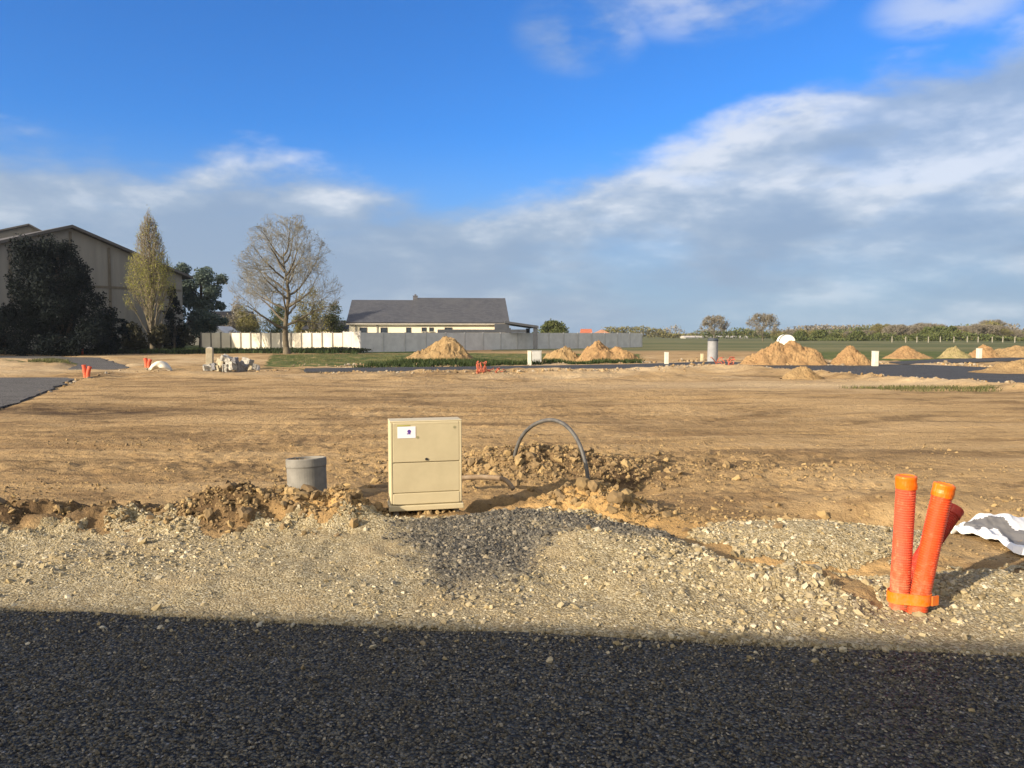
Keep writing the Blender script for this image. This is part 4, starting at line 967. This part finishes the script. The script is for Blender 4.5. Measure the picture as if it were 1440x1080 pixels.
far_lumps('road_rubble', [(380, 522), (560, 524), (760, 523.5), (900, 521), (1010, 518), (1070, 520), (1140, 525), (1240, 533), (1440, 546)], 2600, .55, .055, M_fl, -.3)
far_lumps('road_rubble', [(400, 515), (560, 514), (760, 512), (890, 510), (1000, 506.5), (1100, 509), (1250, 511), (1440, 517)], 1800, .6, .075, M_fl, .5)
far_lumps('road_rubble', [(0, 574), (60, 552), (112, 534), (180, 522), (300, 525)], 500, .35, .035, M_fl, -.25)
far_lumps('mound_spill', [(1040, 514), (1120, 514), (1200, 514), (1250, 512)], 700, .5, .085, M_fl, .6)

# ================================================================== trees
def segs_mesh(name, S, m, parent=None, n=4):
    """S: (k,8) p0 p1 r0 r1 -> tapered prisms"""
    S = np.asarray(S, float); p0, p1, r0, r1 = S[:, :3], S[:, 3:6], S[:, 6], S[:, 7]
    d = p1-p0; L = np.linalg.norm(d, axis=1)[:, None]+1e-9; d = d/L
    ref = np.where(np.abs(d[:, 2:3]) > .9, np.array([[1., 0, 0]]), np.array([[0, 0, 1.]])); u = np.cross(d, ref); u /= np.linalg.norm(u, axis=1)[:, None]; w = np.cross(d, u)
    a = 2*np.pi*np.arange(n)/n; ring = u[:, None, :]*np.cos(a)[None, :, None]+w[:, None, :]*np.sin(a)[None, :, None]
    V = np.concatenate([(p0-d*r0[:, None]*.3)[:, None]+ring*r0[:, None, None], (p1)[:, None]+ring*r1[:, None, None]], 1)
    k = len(S); j = np.arange(n); q = np.stack([j, (j+1) % n, n+(j+1) % n, n+j], 1)
    F = (q[None]+np.arange(k)[:, None, None]*2*n).reshape(-1, 4)
    return mesh_np(name, V.reshape(-1, 3), F, m, parent, smooth=True)
def leaves_mesh(name, C, size, m, parent=None, aspect=.6, up=None):
    n = len(C); q = rng.normal(size=(n, 3)); q /= np.linalg.norm(q, axis=1)[:, None]
    if up is not None: q = q*(1-up)+np.array([0, 0, 1.])*up; q /= np.linalg.norm(q, axis=1)[:, None]
    r_ = rng.normal(size=(n, 3)); u = np.cross(q, r_); u /= np.linalg.norm(u, axis=1)[:, None]+1e-9; w = np.cross(q, u)
    s = (size*rng.uniform(.6, 1.4, n))[:, None] if np.isscalar(size) else size[:, None]
    V = np.stack([C-u*s, C+w*s*aspect+q*s*.15, C+u*s, C-w*s*aspect+q*s*.15], 1)
    return mesh_np(name, V.reshape(-1, 3), np.arange(n*4).reshape(-1, 4), m, parent)
def bark(name, a, b2): return simple(name, a, b2, 3.0, .9, .02, .1)
M_bark = bark('grey_bark', (.145, .122, .085), (.095, .08, .058)); M_twig = bark('twig', (.21, .18, .125), (.155, .132, .095)); M_twigG = bark('grey_twig', (.22, .21, .175), (.165, .158, .13)); M_barkd = bark('dark_bark', (.075, .06, .045), (.05, .04, .03))
M_bud = leaf_material('bud_leaf', [(.20, .165, .06), (.27, .22, .08), (.16, .15, .05), (.24, .18, .085)])
M_yel = leaf_material('yellow_green_leaf', [(.27, .27, .06), (.34, .33, .085), (.22, .23, .055), (.30, .28, .09)])
M_ever = leaf_material('evergreen_leaf', [(.004, .008, .009), (.006, .011, .011), (.009, .015, .013), (.005, .009, .010)], .04)  # near-black bluish leaves: the yard's shade is put into their colour
M_pine = leaf_material('pine_needle', [(.06, .09, .08), (.085, .12, .10), (.12, .15, .115), (.065, .095, .085)], .2)
M_green = leaf_material('hedge_leaf', [(.085, .105, .032), (.12, .14, .045), (.065, .085, .028), (.14, .145, .06)])
M_olive = leaf_material('olive_leaf', [(.17, .155, .055), (.22, .20, .075), (.13, .125, .045), (.19, .165, .08)])
M_grey = leaf_material('bare_crown', [(.17, .15, .115), (.21, .185, .14), (.14, .13, .095)], .1)

class Tree:
    def __init__(s, seed): s.r = random.Random(seed); s.big = []; s.small = []; s.tips = []
    def grow(s, p, d, L, rad, depth, maxd, env, spread=.75, up=.12, kids=(3, 5), wob=.22, shrink=.62, minr=.010):
        r = s.r; k = 5 if depth < 2 else 3; p = Vector(p); d = Vector(d).normalized(); pts = [p.copy()]; dirs = [d.copy()]
        for i in range(k):
            d = (d+Vector((r.gauss(0, wob), r.gauss(0, wob), r.gauss(0, wob)*.7+up))*.5).normalized(); q = p+d*(L/k)
            if not env(q): 
                if i == 0: return
                break
            r0 = rad*(1-.62*i/k); r1 = rad*(1-.62*(i+1)/k)
            (s.big if depth < 2 else s.small).append((*p, *q, max(r0, minr), max(r1, minr*.8))); p = q; pts.append(p.copy()); dirs.append(d.copy())
        if depth >= maxd: s.tips.append(p.copy()); return
        nk = r.randint(*kids)
        for j in range(nk):
            t = r.uniform(.28, 1.0)*(len(pts)-1); i = min(int(t), len(pts)-2) if len(pts) > 1 else 0; q = pts[i].lerp(pts[min(i+1, len(pts)-1)], t-i)
            a = dirs[i]; ax = a.orthogonal().normalized(); ax = Matrix.Rotation(r.uniform(0, 2*math.pi), 3, a) @ ax
            dd = (a*math.cos(spread*r.uniform(.6, 1.25))+ax*math.sin(spread*r.uniform(.6, 1.25))).normalized()
            s.grow(q, dd, L*shrink*r.uniform(.75, 1.2), rad*(1-.6*t/(max(1, len(pts)-1)))*.62, depth+1, maxd, env, spread, up, kids, wob, shrink, minr)
        s.grow(p, d, L*shrink, rad*.38, depth+1, maxd, env, spread, up, kids, wob, shrink, minr)

def bare_tree(px, pyb, pyt, wpx, label, seed, nmain=9, bud=.25):
    x, y = G(px, pyb); s = y/FPX; hh = EYE+y*ray(0, pyt)[2]/ray(0, pyt)[1]; rw = wpx/2*s; z0 = hh*.10
    t = thing('bare_tree', (x, y, 0), label, 'tree')
    def env(q):
        zc = z0+(hh-z0)*.42; v = (q.z-zc)/((hh-zc) if q.z > zc else (zc-z0*.7)); return (q.x*q.x+q.y*q.y)/(rw*rw)+v*v < 1.0+.22*math.sin(q.x*1.3+q.z*1.7)*math.cos(q.y*1.1+q.z)
    T = Tree(seed); r = T.r; zt = hh*.30; R0 = .27
    trunk = []; p = Vector((0, 0, -.2)); ends = []
    lead = []
    for i in range(12):
        q = Vector((.15*math.sin(i*.7+seed), .1*math.cos(i*.9), -.2+(hh*.80)*(i+1)/12)); f0 = R0*(1-i/13)**1.15*(1.35 if i == 0 else 1); f1 = R0*(1-(i+1)/13)**1.15
        trunk.append((*p, *q, f0, f1)); lead.append(q.copy()); p = q
    for i in range(nmain*2):
        z = hh*(.185+.56*(i/(nmain*2))**1.05); k = min(int((z+.2)/(hh*.8)*12), 11); base = lead[k]; base = Vector((base.x, base.y, z)); a = i*2.399+seed
        inc = .12+1.15*(z/hh); dd = Vector((math.cos(a), math.sin(a), inc)); T.grow(base, dd, rw*(1.05-.55*z/hh)*.80, R0*(.50-.30*z/hh), 1, 5, env, .72, .06, (3, 4), .30, .64, .0075)
    segs_mesh('trunk', trunk, M_bark, t, 10)
    segs_mesh('limbs', T.big, M_bark, t, 6)
    segs_mesh('twigs', T.small, M_twigG, t, 3)
    tp = np.array([q[:] for q in T.tips]); n = int(len(tp)*bud); tp = tp[rng.choice(len(tp), n, replace=False)]
    tp = np.repeat(tp, 2, 0)+rng.normal(0, .12, (n*2, 3)); leaves_mesh('crown', tp, .05, M_bud, t)
    return T
TB = bare_tree(404, 498, 304, 152, 'tall bare spreading tree standing alone left of the slate roofed house', 4, 10, .10)

def poplar():
    x, y = G(214, 492); y = 69.0; x = xat(215, y); s = y/FPX; hh = EYE+y*ray(0, 291)[2]/ray(0, 291)[1]; rw = 31*s
    t = thing('poplar_tree', (x, y, 0), 'narrow upright poplar with thin yellow green leaves in front of the barn', 'tree')
    prof = lambda u: np.interp(u, [0, .12, .30, .45, .6, .8, .93, 1.0], [.35, .55, .92, 1.0, .82, .50, .20, .0])
    env = lambda q: q.z < hh and math.hypot(q.x, q.y) < rw*float(prof(q.z/hh))*1.05+.05
    T = Tree(3); tr = []; p = Vector((0, 0, -.2))
    for i in range(14): q = Vector((.08*math.sin(i), .08*math.cos(i*1.3), -.2+(hh+.1)*(i+1)/14)); tr.append((*p, *q, .26*(1-i/14)+.01, .26*(1-(i+1)/14)+.008)); p = q
    for i in range(95):
        z = hh*(.05+.84*i/95); a = i*2.399; T.grow((0, 0, z), (math.cos(a)*.42, math.sin(a)*.42, 1), rw*2.3*(1-.5*z/hh), .045*(1-.7*z/hh)+.012, 2, 4, env, .38, .28, (3, 4), .16, .6, .009)
    segs_mesh('trunk', tr, M_bark, t, 8); segs_mesh('branches', T.small, M_twig, t, 3)
    tp = np.array([q[:] for q in T.tips]); P_ = np.concatenate([np.array([q[3:6] for q in T.small]), tp]); w = np.interp(P_[:, 2]/hh, [0, .22, .32, .55, .70, 1], [.10, .35, 1.0, .9, .12, .04])
    n = 9500; i = rng.choice(len(P_), n, p=w/w.sum()); leaves_mesh('crown', P_[i]+rng.normal(0, .14, (n, 3)), .048, M_yel, t)
poplar()

def clump_crown(clumps, per, size, m, parent, name='crown', shell=.55):
    """clumps: (x,y,z,rx,rz); leaves gather near the shell of each clump"""
    C = []
    for cx_, cy_, cz, rx_, rz_ in clumps:
        n = int(per*rx_*rx_); d = rng.normal(size=(n, 3)); d /= np.linalg.norm(d, axis=1)[:, None]; rr = rng.uniform(shell, 1.08, n)**.8
        rr = rr*(1+.22*np.sin(d[:, 0]*5+cx_*3)*np.cos(d[:, 2]*6+cz))
        C.append(np.stack([cx_+d[:, 0]*rr*rx_, cy_+d[:, 1]*rr*rx_, cz+d[:, 2]*rr*rz_], 1))
    return leaves_mesh(name, np.concatenate(C), size, m, parent)
def evergreen():
    y = 58.0; x = xat(85, y); s = y/FPX; hh = EYE+y*ray(0, 336)[2]/ray(0, 336)[1]
    t = thing('evergreen_tree', (x, y, 0), 'huge dark evergreen tree with dense foliage to the ground, before the barn', 'tree')
    r = random.Random(5); cl = []
    right = lambda u: float(np.interp(u, [0, .25, .5, .75, .9, 1], [88, 76, 58, 40, 28, 14]))
    left = lambda u: float(np.interp(u, [0, .3, .8, .95, 1], [-72, -68, -64, -58, -40]))
    for i in range(190):
        u = r.random()**.95; cr = r.uniform(.5, 1.05)*(1-.30*u); z = .3+u*(hh-.3-cr*.9); a = r.uniform(0, 6.28); q = math.sqrt(r.random())
        hw = (right(u)-left(u))/2*s-cr*.5; mid = (right(u)+left(u))/2*s
        cl.append((mid+math.cos(a)*q*hw, math.sin(a)*q*2.6, z, cr, cr*r.uniform(.9, 1.5)))
    segs_mesh('trunk', [(0, 0, -.2, 0, 0, hh*.5, .4, .25), (0, 0, hh*.5, .1, 0, hh*.92, .25, .06), (.3, 0, .5, 1.6, .3, hh*.6, .2, .05), (-.3, .1, .5, -1.7, .2, hh*.6, .2, .05)], M_barkd, t, 8)
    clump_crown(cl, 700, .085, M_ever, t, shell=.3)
evergreen()
def evergreen_shrub(px, y, wpx, pyt, label, m, seed, per=260, size=.12, cat='shrub', name='shrub', up=1.0, trunkm=None, n=26, base=.1, group=None):
    x = xat(px, y); s = y/FPX; hh = EYE+y*ray(0, pyt)[2]/ray(0, pyt)[1]; r = random.Random(seed); rw = wpx/2*s
    t = thing(name, (x, y, 0), label, cat, group); cl = []
    for i in range(n):
        u = r.random(); a = r.uniform(0, 6.28); cr = rw*r.uniform(.22, .42); q = (rw-cr*.7)*math.sqrt(r.random())*math.sqrt(max(.08, 1-(u*.95)**2.2)); z = base*hh+cr*.5+u*max(.1, hh*(1-base)-cr*1.4)
        cl.append((math.cos(a)*q, math.sin(a)*q*.8, z, cr, cr*up))
    S = [(0, 0, -.1, 0, 0, hh*.6, .035*hh*.5+.02, .02)]
    for c in cl[:16]: S.append((0, 0, hh*.12, c[0], c[1], c[2], .02+.006*hh, .012))
    segs_mesh('stem' if cat != 'tree' else 'trunk', S, trunkm or M_barkd, t, 5); clump_crown(cl, per/max(.05, rw*rw*.1)*.10, size, m, t, 'foliage' if cat != 'tree' else 'crown', .25)
    return t
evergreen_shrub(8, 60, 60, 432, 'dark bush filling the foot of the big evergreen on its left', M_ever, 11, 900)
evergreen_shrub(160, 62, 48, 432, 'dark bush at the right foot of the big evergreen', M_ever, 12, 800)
evergreen_shrub(246, 75.5, 34, 402, 'dark narrow tree shape standing against the end of the barn', M_ever, 13, 900, cat='tree', name='narrow_tree', up=1.5, n=34, base=.02)  # upright foliage filling the dark strip at the barn end
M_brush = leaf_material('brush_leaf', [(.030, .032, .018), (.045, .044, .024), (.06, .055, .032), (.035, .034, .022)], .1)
evergreen_shrub(190, 65, 46, 452, 'low dark scrub at the left foot of the poplar', M_brush, 14, 1100)
evergreen_shrub(224, 66, 40, 456, 'dark brown scrub in front of the poplar trunk', M_brush, 15, 1100)
evergreen_shrub(256, 76.8, 36, 455, 'dark scrub between the barn end and the pine', M_brush, 16, 1100)
def pine():
    y = 86.0; x = xat(284, y); s = y/FPX; hh = EYE+y*ray(0, 373)[2]/ray(0, 373)[1]
    t = thing('pine_tree', (x, y, 0), 'blue green pine with rounded clumps to the right of the barn', 'tree')
    PX = [(266, 380, 12), (281, 386, 15), (296, 392, 13), (310, 392, 10), (256, 392, 11), (272, 402, 14), (290, 408, 15), (306, 410, 11), (262, 420, 15), (279, 425, 16), (296, 428, 15), (312, 430, 8), (258, 440, 14), (274, 446, 16), (292, 446, 15), (306, 450, 12), (266, 460, 12), (284, 462, 14), (318, 452, 7), (262, 404, 10), (300, 460, 10)]
    r = random.Random(8); cl = [((px-284)*s, r.uniform(-2, 2), EYE+y*ray(0, py)[2]/ray(0, py)[1], rr*s*.92, rr*s*.80) for px, py, rr in PX]
    S = [(0, 0, -.2, .2, 0, hh*.45, .32, .22), (.2, 0, hh*.45, 0, 0, hh*.9, .22, .06)]
    for c in cl: S.append((.1, 0, max(1.0, c[2]-1.8), c[0], c[1], c[2], .09, .03))
    segs_mesh('trunk', S, M_barkd, t, 7); clump_crown(cl, 1100, .12, M_pine, t, shell=.30)
pine()
# loose shrubs behind the white wall
for k, (px, wpx, pyt, m, lab) in enumerate([(352, 62, 431, M_olive, 'olive spring shrub left of the bare tree behind the white wall'), (392, 44, 428, M_green, 'green shrub directly behind the bare trunk'), (440, 58, 403, M_olive, 'tall yellowish sapling between the bare tree and the house'), (470, 40, 424, M_green, 'green shrub touching the left gable of the house'), (335, 44, 418, M_grey, 'leafless brown bush between the pine and the bare tree'), (425, 40, 440, M_olive, 'low olive shrub right of the bare trunk')]):
    evergreen_shrub(px, 97+k*1.7, wpx, pyt, lab, m, 30+k, 1500 if m is not M_grey else 900, .10, n=26, trunkm=M_twig, up=1.2)
# dark roofed cottage and dark hedge behind the white wall
def cottage(px0, px1, D, pye, pyr, label, wallm, roofm, name='cottage', rz=0.0, gable=False, cat='house', group=None, chim=True):
    xa, xb = xat(px0, D), xat(px1, D); w = xb-xa; ze = EYE+D*ray(0, pye)[2]/ray(0, pye)[1]; zr = EYE+D*ray(0, pyr)[2]/ray(0, pyr)[1]; dep = min(max(w*.6, 5), 9)
    t = thing(name, (xa, D, 0), label, cat, group, rz=rz)
    b = MB(); b.box((w/2, dep/2, ze/2-.15), (w-.3, dep-.3, ze+.3)); b.build('wall', wallm, t)
    b = MB()
    if gable: b.prism([(-.3, -.3, ze), (w+.3, -.3, ze), (w/2, -.3, zr)], (0, dep+.6, 0))
    else: b.prism([(-.2, -.4, ze), (-.2, dep+.4, ze), (-.2, dep/2, zr)], (w+.4, 0, 0))
    r_ = b.build('roof', roofm, t)
    if chim: b = MB(); b.box((w*.72, dep/2, zr+.2), (.6, .6, 1.2)); b.build('chimney', M_white, r_)
    for k in range(2): window(t, M_dark, w*(.3+.4*k), ze*.5, min(1.0, w*.15), min(1.1, ze*.4), .12, False)
cottage(262, 347, 112, 462, 437, 'cottage with a dark hipped roof between the pine and the shrubs', M_slabW, simple('dark_roof', (.05, .048, .05), (.07, .065, .065), 2, .8))
cottage(290, 318, 95, 470, 458.5, 'small sunlit white outbuilding behind the end of the white wall', M_white, M_white, 'outbuilding', cat='outbuilding', gable=True, chim=False)
cottage(428, 490, 104, 463, 450, 'long dark roofed outbuilding left of the slate roofed house', M_slabW, simple('dark_roof_tile', (.045, .047, .055), None, 2, .8), 'outbuilding', cat='outbuilding', chim=False)

# ---- far distance
evergreen_shrub(778, 135, 48, 449, 'round green tree showing above the grey wall right of the carport', M_green, 51, 2200, .17, 'tree', 'round_tree', .8, n=26)
cottage(818, 832, 260, 468.5, 462.5, 'tiny far house with an orange tiled roof above the grey wall', M_white, simple('orange_tile', (.42, .13, .06), (.35, .11, .06), 2, .8), chim=False)
cottage(836, 858, 240, 469.5, 463.5, 'tiny far white gabled house beside the orange tiled one', M_white, simple('brown_tile', (.42, .22, .14), None, 2, .8), gable=True, chim=False)
cottage(963, 1052, 300, 474.5, 472.2, 'long low pale farm building on the horizon behind the grey shaft', M_white, simple('pale_roof', (.52, .48, .43), None, 2, .8), 'farm_building', cat='farm building', chim=False)
def tunnel():
    D = 118; x = xat(1106, D); w = 24/FPX*D; zt = EYE+D*ray(0, 470.3)[2]/ray(0, 470.3)[1]; zb = 0
    t = thing('polytunnel', (x, D, 0), 'white domed tunnel roof showing above the largest soil mound', 'polytunnel'); n = 20
    arc = [(w/2*math.cos(math.pi*k/n), 0, zt*math.sin(math.pi*k/n)**.75 if 0 < k < n else 0) for k in range(n+1)]
    b = MB(); b.prism(arc, (0, .9, 0)); b.build('cover', simple('tunnel_film', (.86, .86, .80), (.80, .80, .74), 1, .5), t, smooth=False)
    b = MB()
    b.tube([Vector(p)*1.01+Vector((0, -.06, 0)) for p in arc], .05, 6)
    b.build('hoop', M_pipegrey, t)
tunnel()
far_bare = [(1004, 190, 40, 444, 'isolated bare tree above the grey shaft', 61), (1072, 175, 46, 441.5, 'larger rounded bare tree left of the white tunnel roof', 62)]
def small_bare(px, y, wpx, pyt, label, seed, group=None, m=None, bud=.5, lvl=4, budm=None, name='bare_tree'):
    x = xat(px, y); s = y/FPX; hh = EYE+y*ray(0, pyt)[2]/ray(0, pyt)[1]; rw = wpx/2*s
    t = thing(name, (x, y, 0), label, 'tree', group)
    env = lambda q: q.z < hh and (q.x*q.x+q.y*q.y)/(rw*rw)+((q.z-hh*.56)/(hh*.46))**2 < 1.05
    T = Tree(seed); tr = [(0, 0, -.3, 0, 0, hh*.4, .022*hh, .016*hh), (0, 0, hh*.4, .1, 0, hh*.85, .016*hh, .004*hh)]
    for i in range(16):
        z = hh*(.16+.6*i/16); a = i*2.399+seed; T.grow((0, 0, z), (math.cos(a), math.sin(a), .35+.7*z/hh), rw*.85*(1.1-.5*z/hh), .007*hh, 2, lvl, env, .6, .12, (3, 4), .22, .62, .02)
    segs_mesh('trunk', tr, M_bark, t, 6); segs_mesh('branches', T.small, M_twig, t, 3)
    tp = np.array([q[3:6] for q in T.small]); n = int(len(tp)*bud); leaves_mesh('crown', tp[rng.choice(len(tp), n)]+rng.normal(0, .03*hh, (n, 3)), .016*hh+.03, budm or M_bud, t)
    return t
for px, y, w, pt, lab, sd in far_bare: small_bare(px, y, w, pt, lab, sd, bud=5, budm=M_grey)
# the wood on the right: every tree is a thing, copied from four trees of different shape
WG = 'trees of the far wood'
protos = [small_bare(1150, 210, 36, 455, 'bare greyish tree of the far wood', 71, WG, bud=6, budm=M_grey, name='wood_tree'), small_bare(1200, 210, 34, 454, 'thin olive budding tree of the far wood', 72, WG, bud=7, budm=M_olive, name='wood_tree'),
          evergreen_shrub(1240, 205, 34, 458, 'dense dark green tree of the far wood', M_green, 73, 1500, .26, 'tree', 'wood_tree', 1.0, n=22, group=WG), evergreen_shrub(1290, 215, 38, 456, 'loose olive leafed tree of the far wood', M_olive, 74, 700, .26, 'tree', 'wood_tree', 1.1, n=20, trunkm=M_twig, group=WG)]
base_h = {}
for o in protos: base_h[o.name] = o.location.y
def skyline(px): return float(np.interp(px, [1085, 1130, 1180, 1225, 1240, 1280, 1330, 1350, 1375, 1392, 1415, 1440, 1520], [466, 463, 465, 461, 456, 455.5, 458, 460, 455, 452, 463, 468, 466]))
r = random.Random(99); first = set()
for k in range(84):
    px = 1090+(1530-1090)*((k+.5)/84)+r.uniform(-6, 6); kind = r.choice([0, 0, 1, 1, 2, 3, 3]) if px > 1215 else r.choice([0, 1, 2, 2, 3])
    o = protos[kind]
    D = r.uniform(185, 265); c = o if kind not in first else copy_tree(o); first.add(kind)
    want = EYE+D*(470-(skyline(px)+r.uniform(-3, 3)))/FPX; have = EYE+base_h[o.name]*(470-{0: 455, 1: 454, 2: 458, 3: 456}[kind])/FPX; sc_ = want/have
    c.location = (xat(px, D), D, -.2); c.scale = (sc_*r.uniform(.9, 1.35), sc_*r.uniform(.9, 1.35), sc_); c.rotation_euler.z = r.uniform(0, 6.28)
# far hedges: one mass each
def hedge(name, pts, h, w, n, m, size, seed):
    rr = np.random.default_rng(seed); P_ = np.array(pts, float); L = np.concatenate([[0], np.cumsum(np.hypot(*(np.diff(P_, axis=0).T)))])
    t = rr.uniform(0, L[-1], n); x = np.interp(t, L, P_[:, 0]); y = np.interp(t, L, P_[:, 1]); hh = h*np.clip(.72+1.1*fbm(t*.07+seed, t*0, 4, seed, .6), .25, 1.6)
    z = hh*rr.beta(1.6, 1.2, n); C = np.stack([x+rr.normal(0, w, n), y+rr.normal(0, w, n), z], 1)
    o = leaves_mesh(name, C, size, m); return tag(o, kind='stuff')
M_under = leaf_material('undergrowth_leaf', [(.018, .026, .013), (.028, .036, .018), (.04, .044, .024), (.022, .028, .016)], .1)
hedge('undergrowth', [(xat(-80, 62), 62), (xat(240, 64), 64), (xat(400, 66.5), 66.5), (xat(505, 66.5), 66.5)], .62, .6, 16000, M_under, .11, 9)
hedge('far_hedge', [(xat(850, 330), 330), (xat(1100, 330), 330)], 4.3, 1.2, 5000, M_olive, .42, 1)
hedge('far_hedge', [(xat(-300, 420), 420), (xat(900, 420), 420)], 4.0, 1.2, 7000, M_green, .5, 6)
hedge('far_hedge', [(xat(985, 280), 280), (xat(1440, 260), 260), (xat(1800, 260), 260)], 3.4, 1.5, 9000, M_green, .38, 2)
hedge('far_hedge', [(xat(1090, 190), 190), (xat(1440, 175), 175), (xat(1800, 170), 170)], 2.0, 1.2, 8000, M_green, .26, 3)
hedge('far_woodland', [(xat(1100, 300), 300), (xat(1600, 300), 300)], 5.5, 2.0, 11000, M_grey, .40, 4)
hedge('far_woodland', [(xat(860, 700), 700), (xat(1900, 700), 700)], 7.0, 3.0, 8000, M_grey, .9, 5)
# field posts along the wood
fm = MB()
p_first = None
for k in range(12):
    D = 150+r.uniform(-4, 4); px = 1255+k*17+r.uniform(-4, 4)
    if p_first is None:
        b = MB(); b.box((0, 0, .5), (.11, .11, 1.2)); b.box((0, 0, 1.12), (.13, .13, .05)); p_first = b.build('fence_post', simple('pale_post', (.36, .33, .27), None, 3, .8)); c = p_first
        tag(c, 'pale fence post in the row along the foot of the far wood', 'fence post', 'fence posts along the far wood')
    else: c = p_first.copy(); COL.objects.link(c)
    c.location = (xat(px, D), D, 0)

# grass tufts on the far strip and at the verges: uncountable blades
def tufts(name, pts, n, h, m, spread=.12):
    P_ = np.array(pts); C = P_[rng.choice(len(P_), n)]; C = C+rng.normal(0, spread, C.shape); z = HG(C[:, 0], C[:, 1])
    a = rng.uniform(0, 6.28, n); l = h*rng.uniform(.5, 1.4, n); w = l*.16; lean = rng.normal(0, .45, (n, 2))*l[:, None]
    p0 = np.stack([C[:, 0]-w*np.cos(a), C[:, 1]-w*np.sin(a), z-.02], 1); p1 = np.stack([C[:, 0]+w*np.cos(a), C[:, 1]+w*np.sin(a), z-.02], 1); p2 = np.stack([C[:, 0]+lean[:, 0], C[:, 1]+lean[:, 1], z+l], 1)
    o = mesh_np(name, np.stack([p0, p1, p2], 1).reshape(-1, 3), np.arange(n*3).reshape(-1, 3), m); return tag(o, kind='stuff')
def poly_pts(poly, n):
    xs_ = [p[0] for p in poly]; ys_ = [p[1] for p in poly]; X_ = rng.uniform(min(xs_), max(xs_), n*4); Y_ = rng.uniform(min(ys_), max(ys_), n*4); k = inpoly(X_, Y_, poly) & (fbm(X_*.5, Y_*.5, 3, 8) > -.12); return np.stack([X_[k], Y_[k]], 1)
M_gr = leaf_material('grass_blade', [(.075, .088, .028), (.105, .11, .04), (.16, .14, .065), (.085, .09, .034)], .2)
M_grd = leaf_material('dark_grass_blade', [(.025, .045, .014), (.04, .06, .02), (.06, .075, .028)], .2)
tufts('grass', poly_pts([G(375, 514), G(560, 512), G(760, 510), G(905, 508), G(905, 499), G(540, 498), G(385, 500)], 6000), 9000, .085, M_gr)
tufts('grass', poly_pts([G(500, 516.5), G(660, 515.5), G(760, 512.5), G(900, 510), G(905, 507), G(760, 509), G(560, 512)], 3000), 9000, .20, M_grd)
tufts('grass', poly_pts([G(1180, 546), G(1260, 551), G(1400, 553), G(1400, 549), G(1260, 546)], 3000), 1500, .09, M_gr)
tufts('grass', poly_pts([G(50, 515), G(95, 515), G(90, 507), G(45, 508)], 1500), 3500, .16, M_gr)
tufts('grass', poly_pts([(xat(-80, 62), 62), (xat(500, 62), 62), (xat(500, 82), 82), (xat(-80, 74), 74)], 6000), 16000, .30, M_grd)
tufts('weeds', np.array([G(842, 690), G(848, 688), G(838, 693)]), 60, .05, M_gr, .04)

# ---- the air: pale haze between the viewer and the far trees
b = MB(); b.box((0, 475, 24), (2560, 1600, 60)); hzo = b.build('haze', None)
hm = bpy.data.materials.new('haze'); hm.use_nodes = True; hm.node_tree.nodes.remove(hm.node_tree.nodes['Principled BSDF'])
pv = hm.node_tree.nodes.new('ShaderNodeVolumePrincipled'); pv.inputs['Color'].default_value = (.78, .87, 1.0, 1); pv.inputs['Density'].default_value = 0.00017; pv.inputs['Anisotropy'].default_value = 0.2
hm.node_tree.links.new(pv.outputs[0], hm.node_tree.nodes['Material Output'].inputs['Volume']); hzo.data.materials.append(hm); tag(hzo, kind='stuff')
sc.cycles.volume_bounces = 0
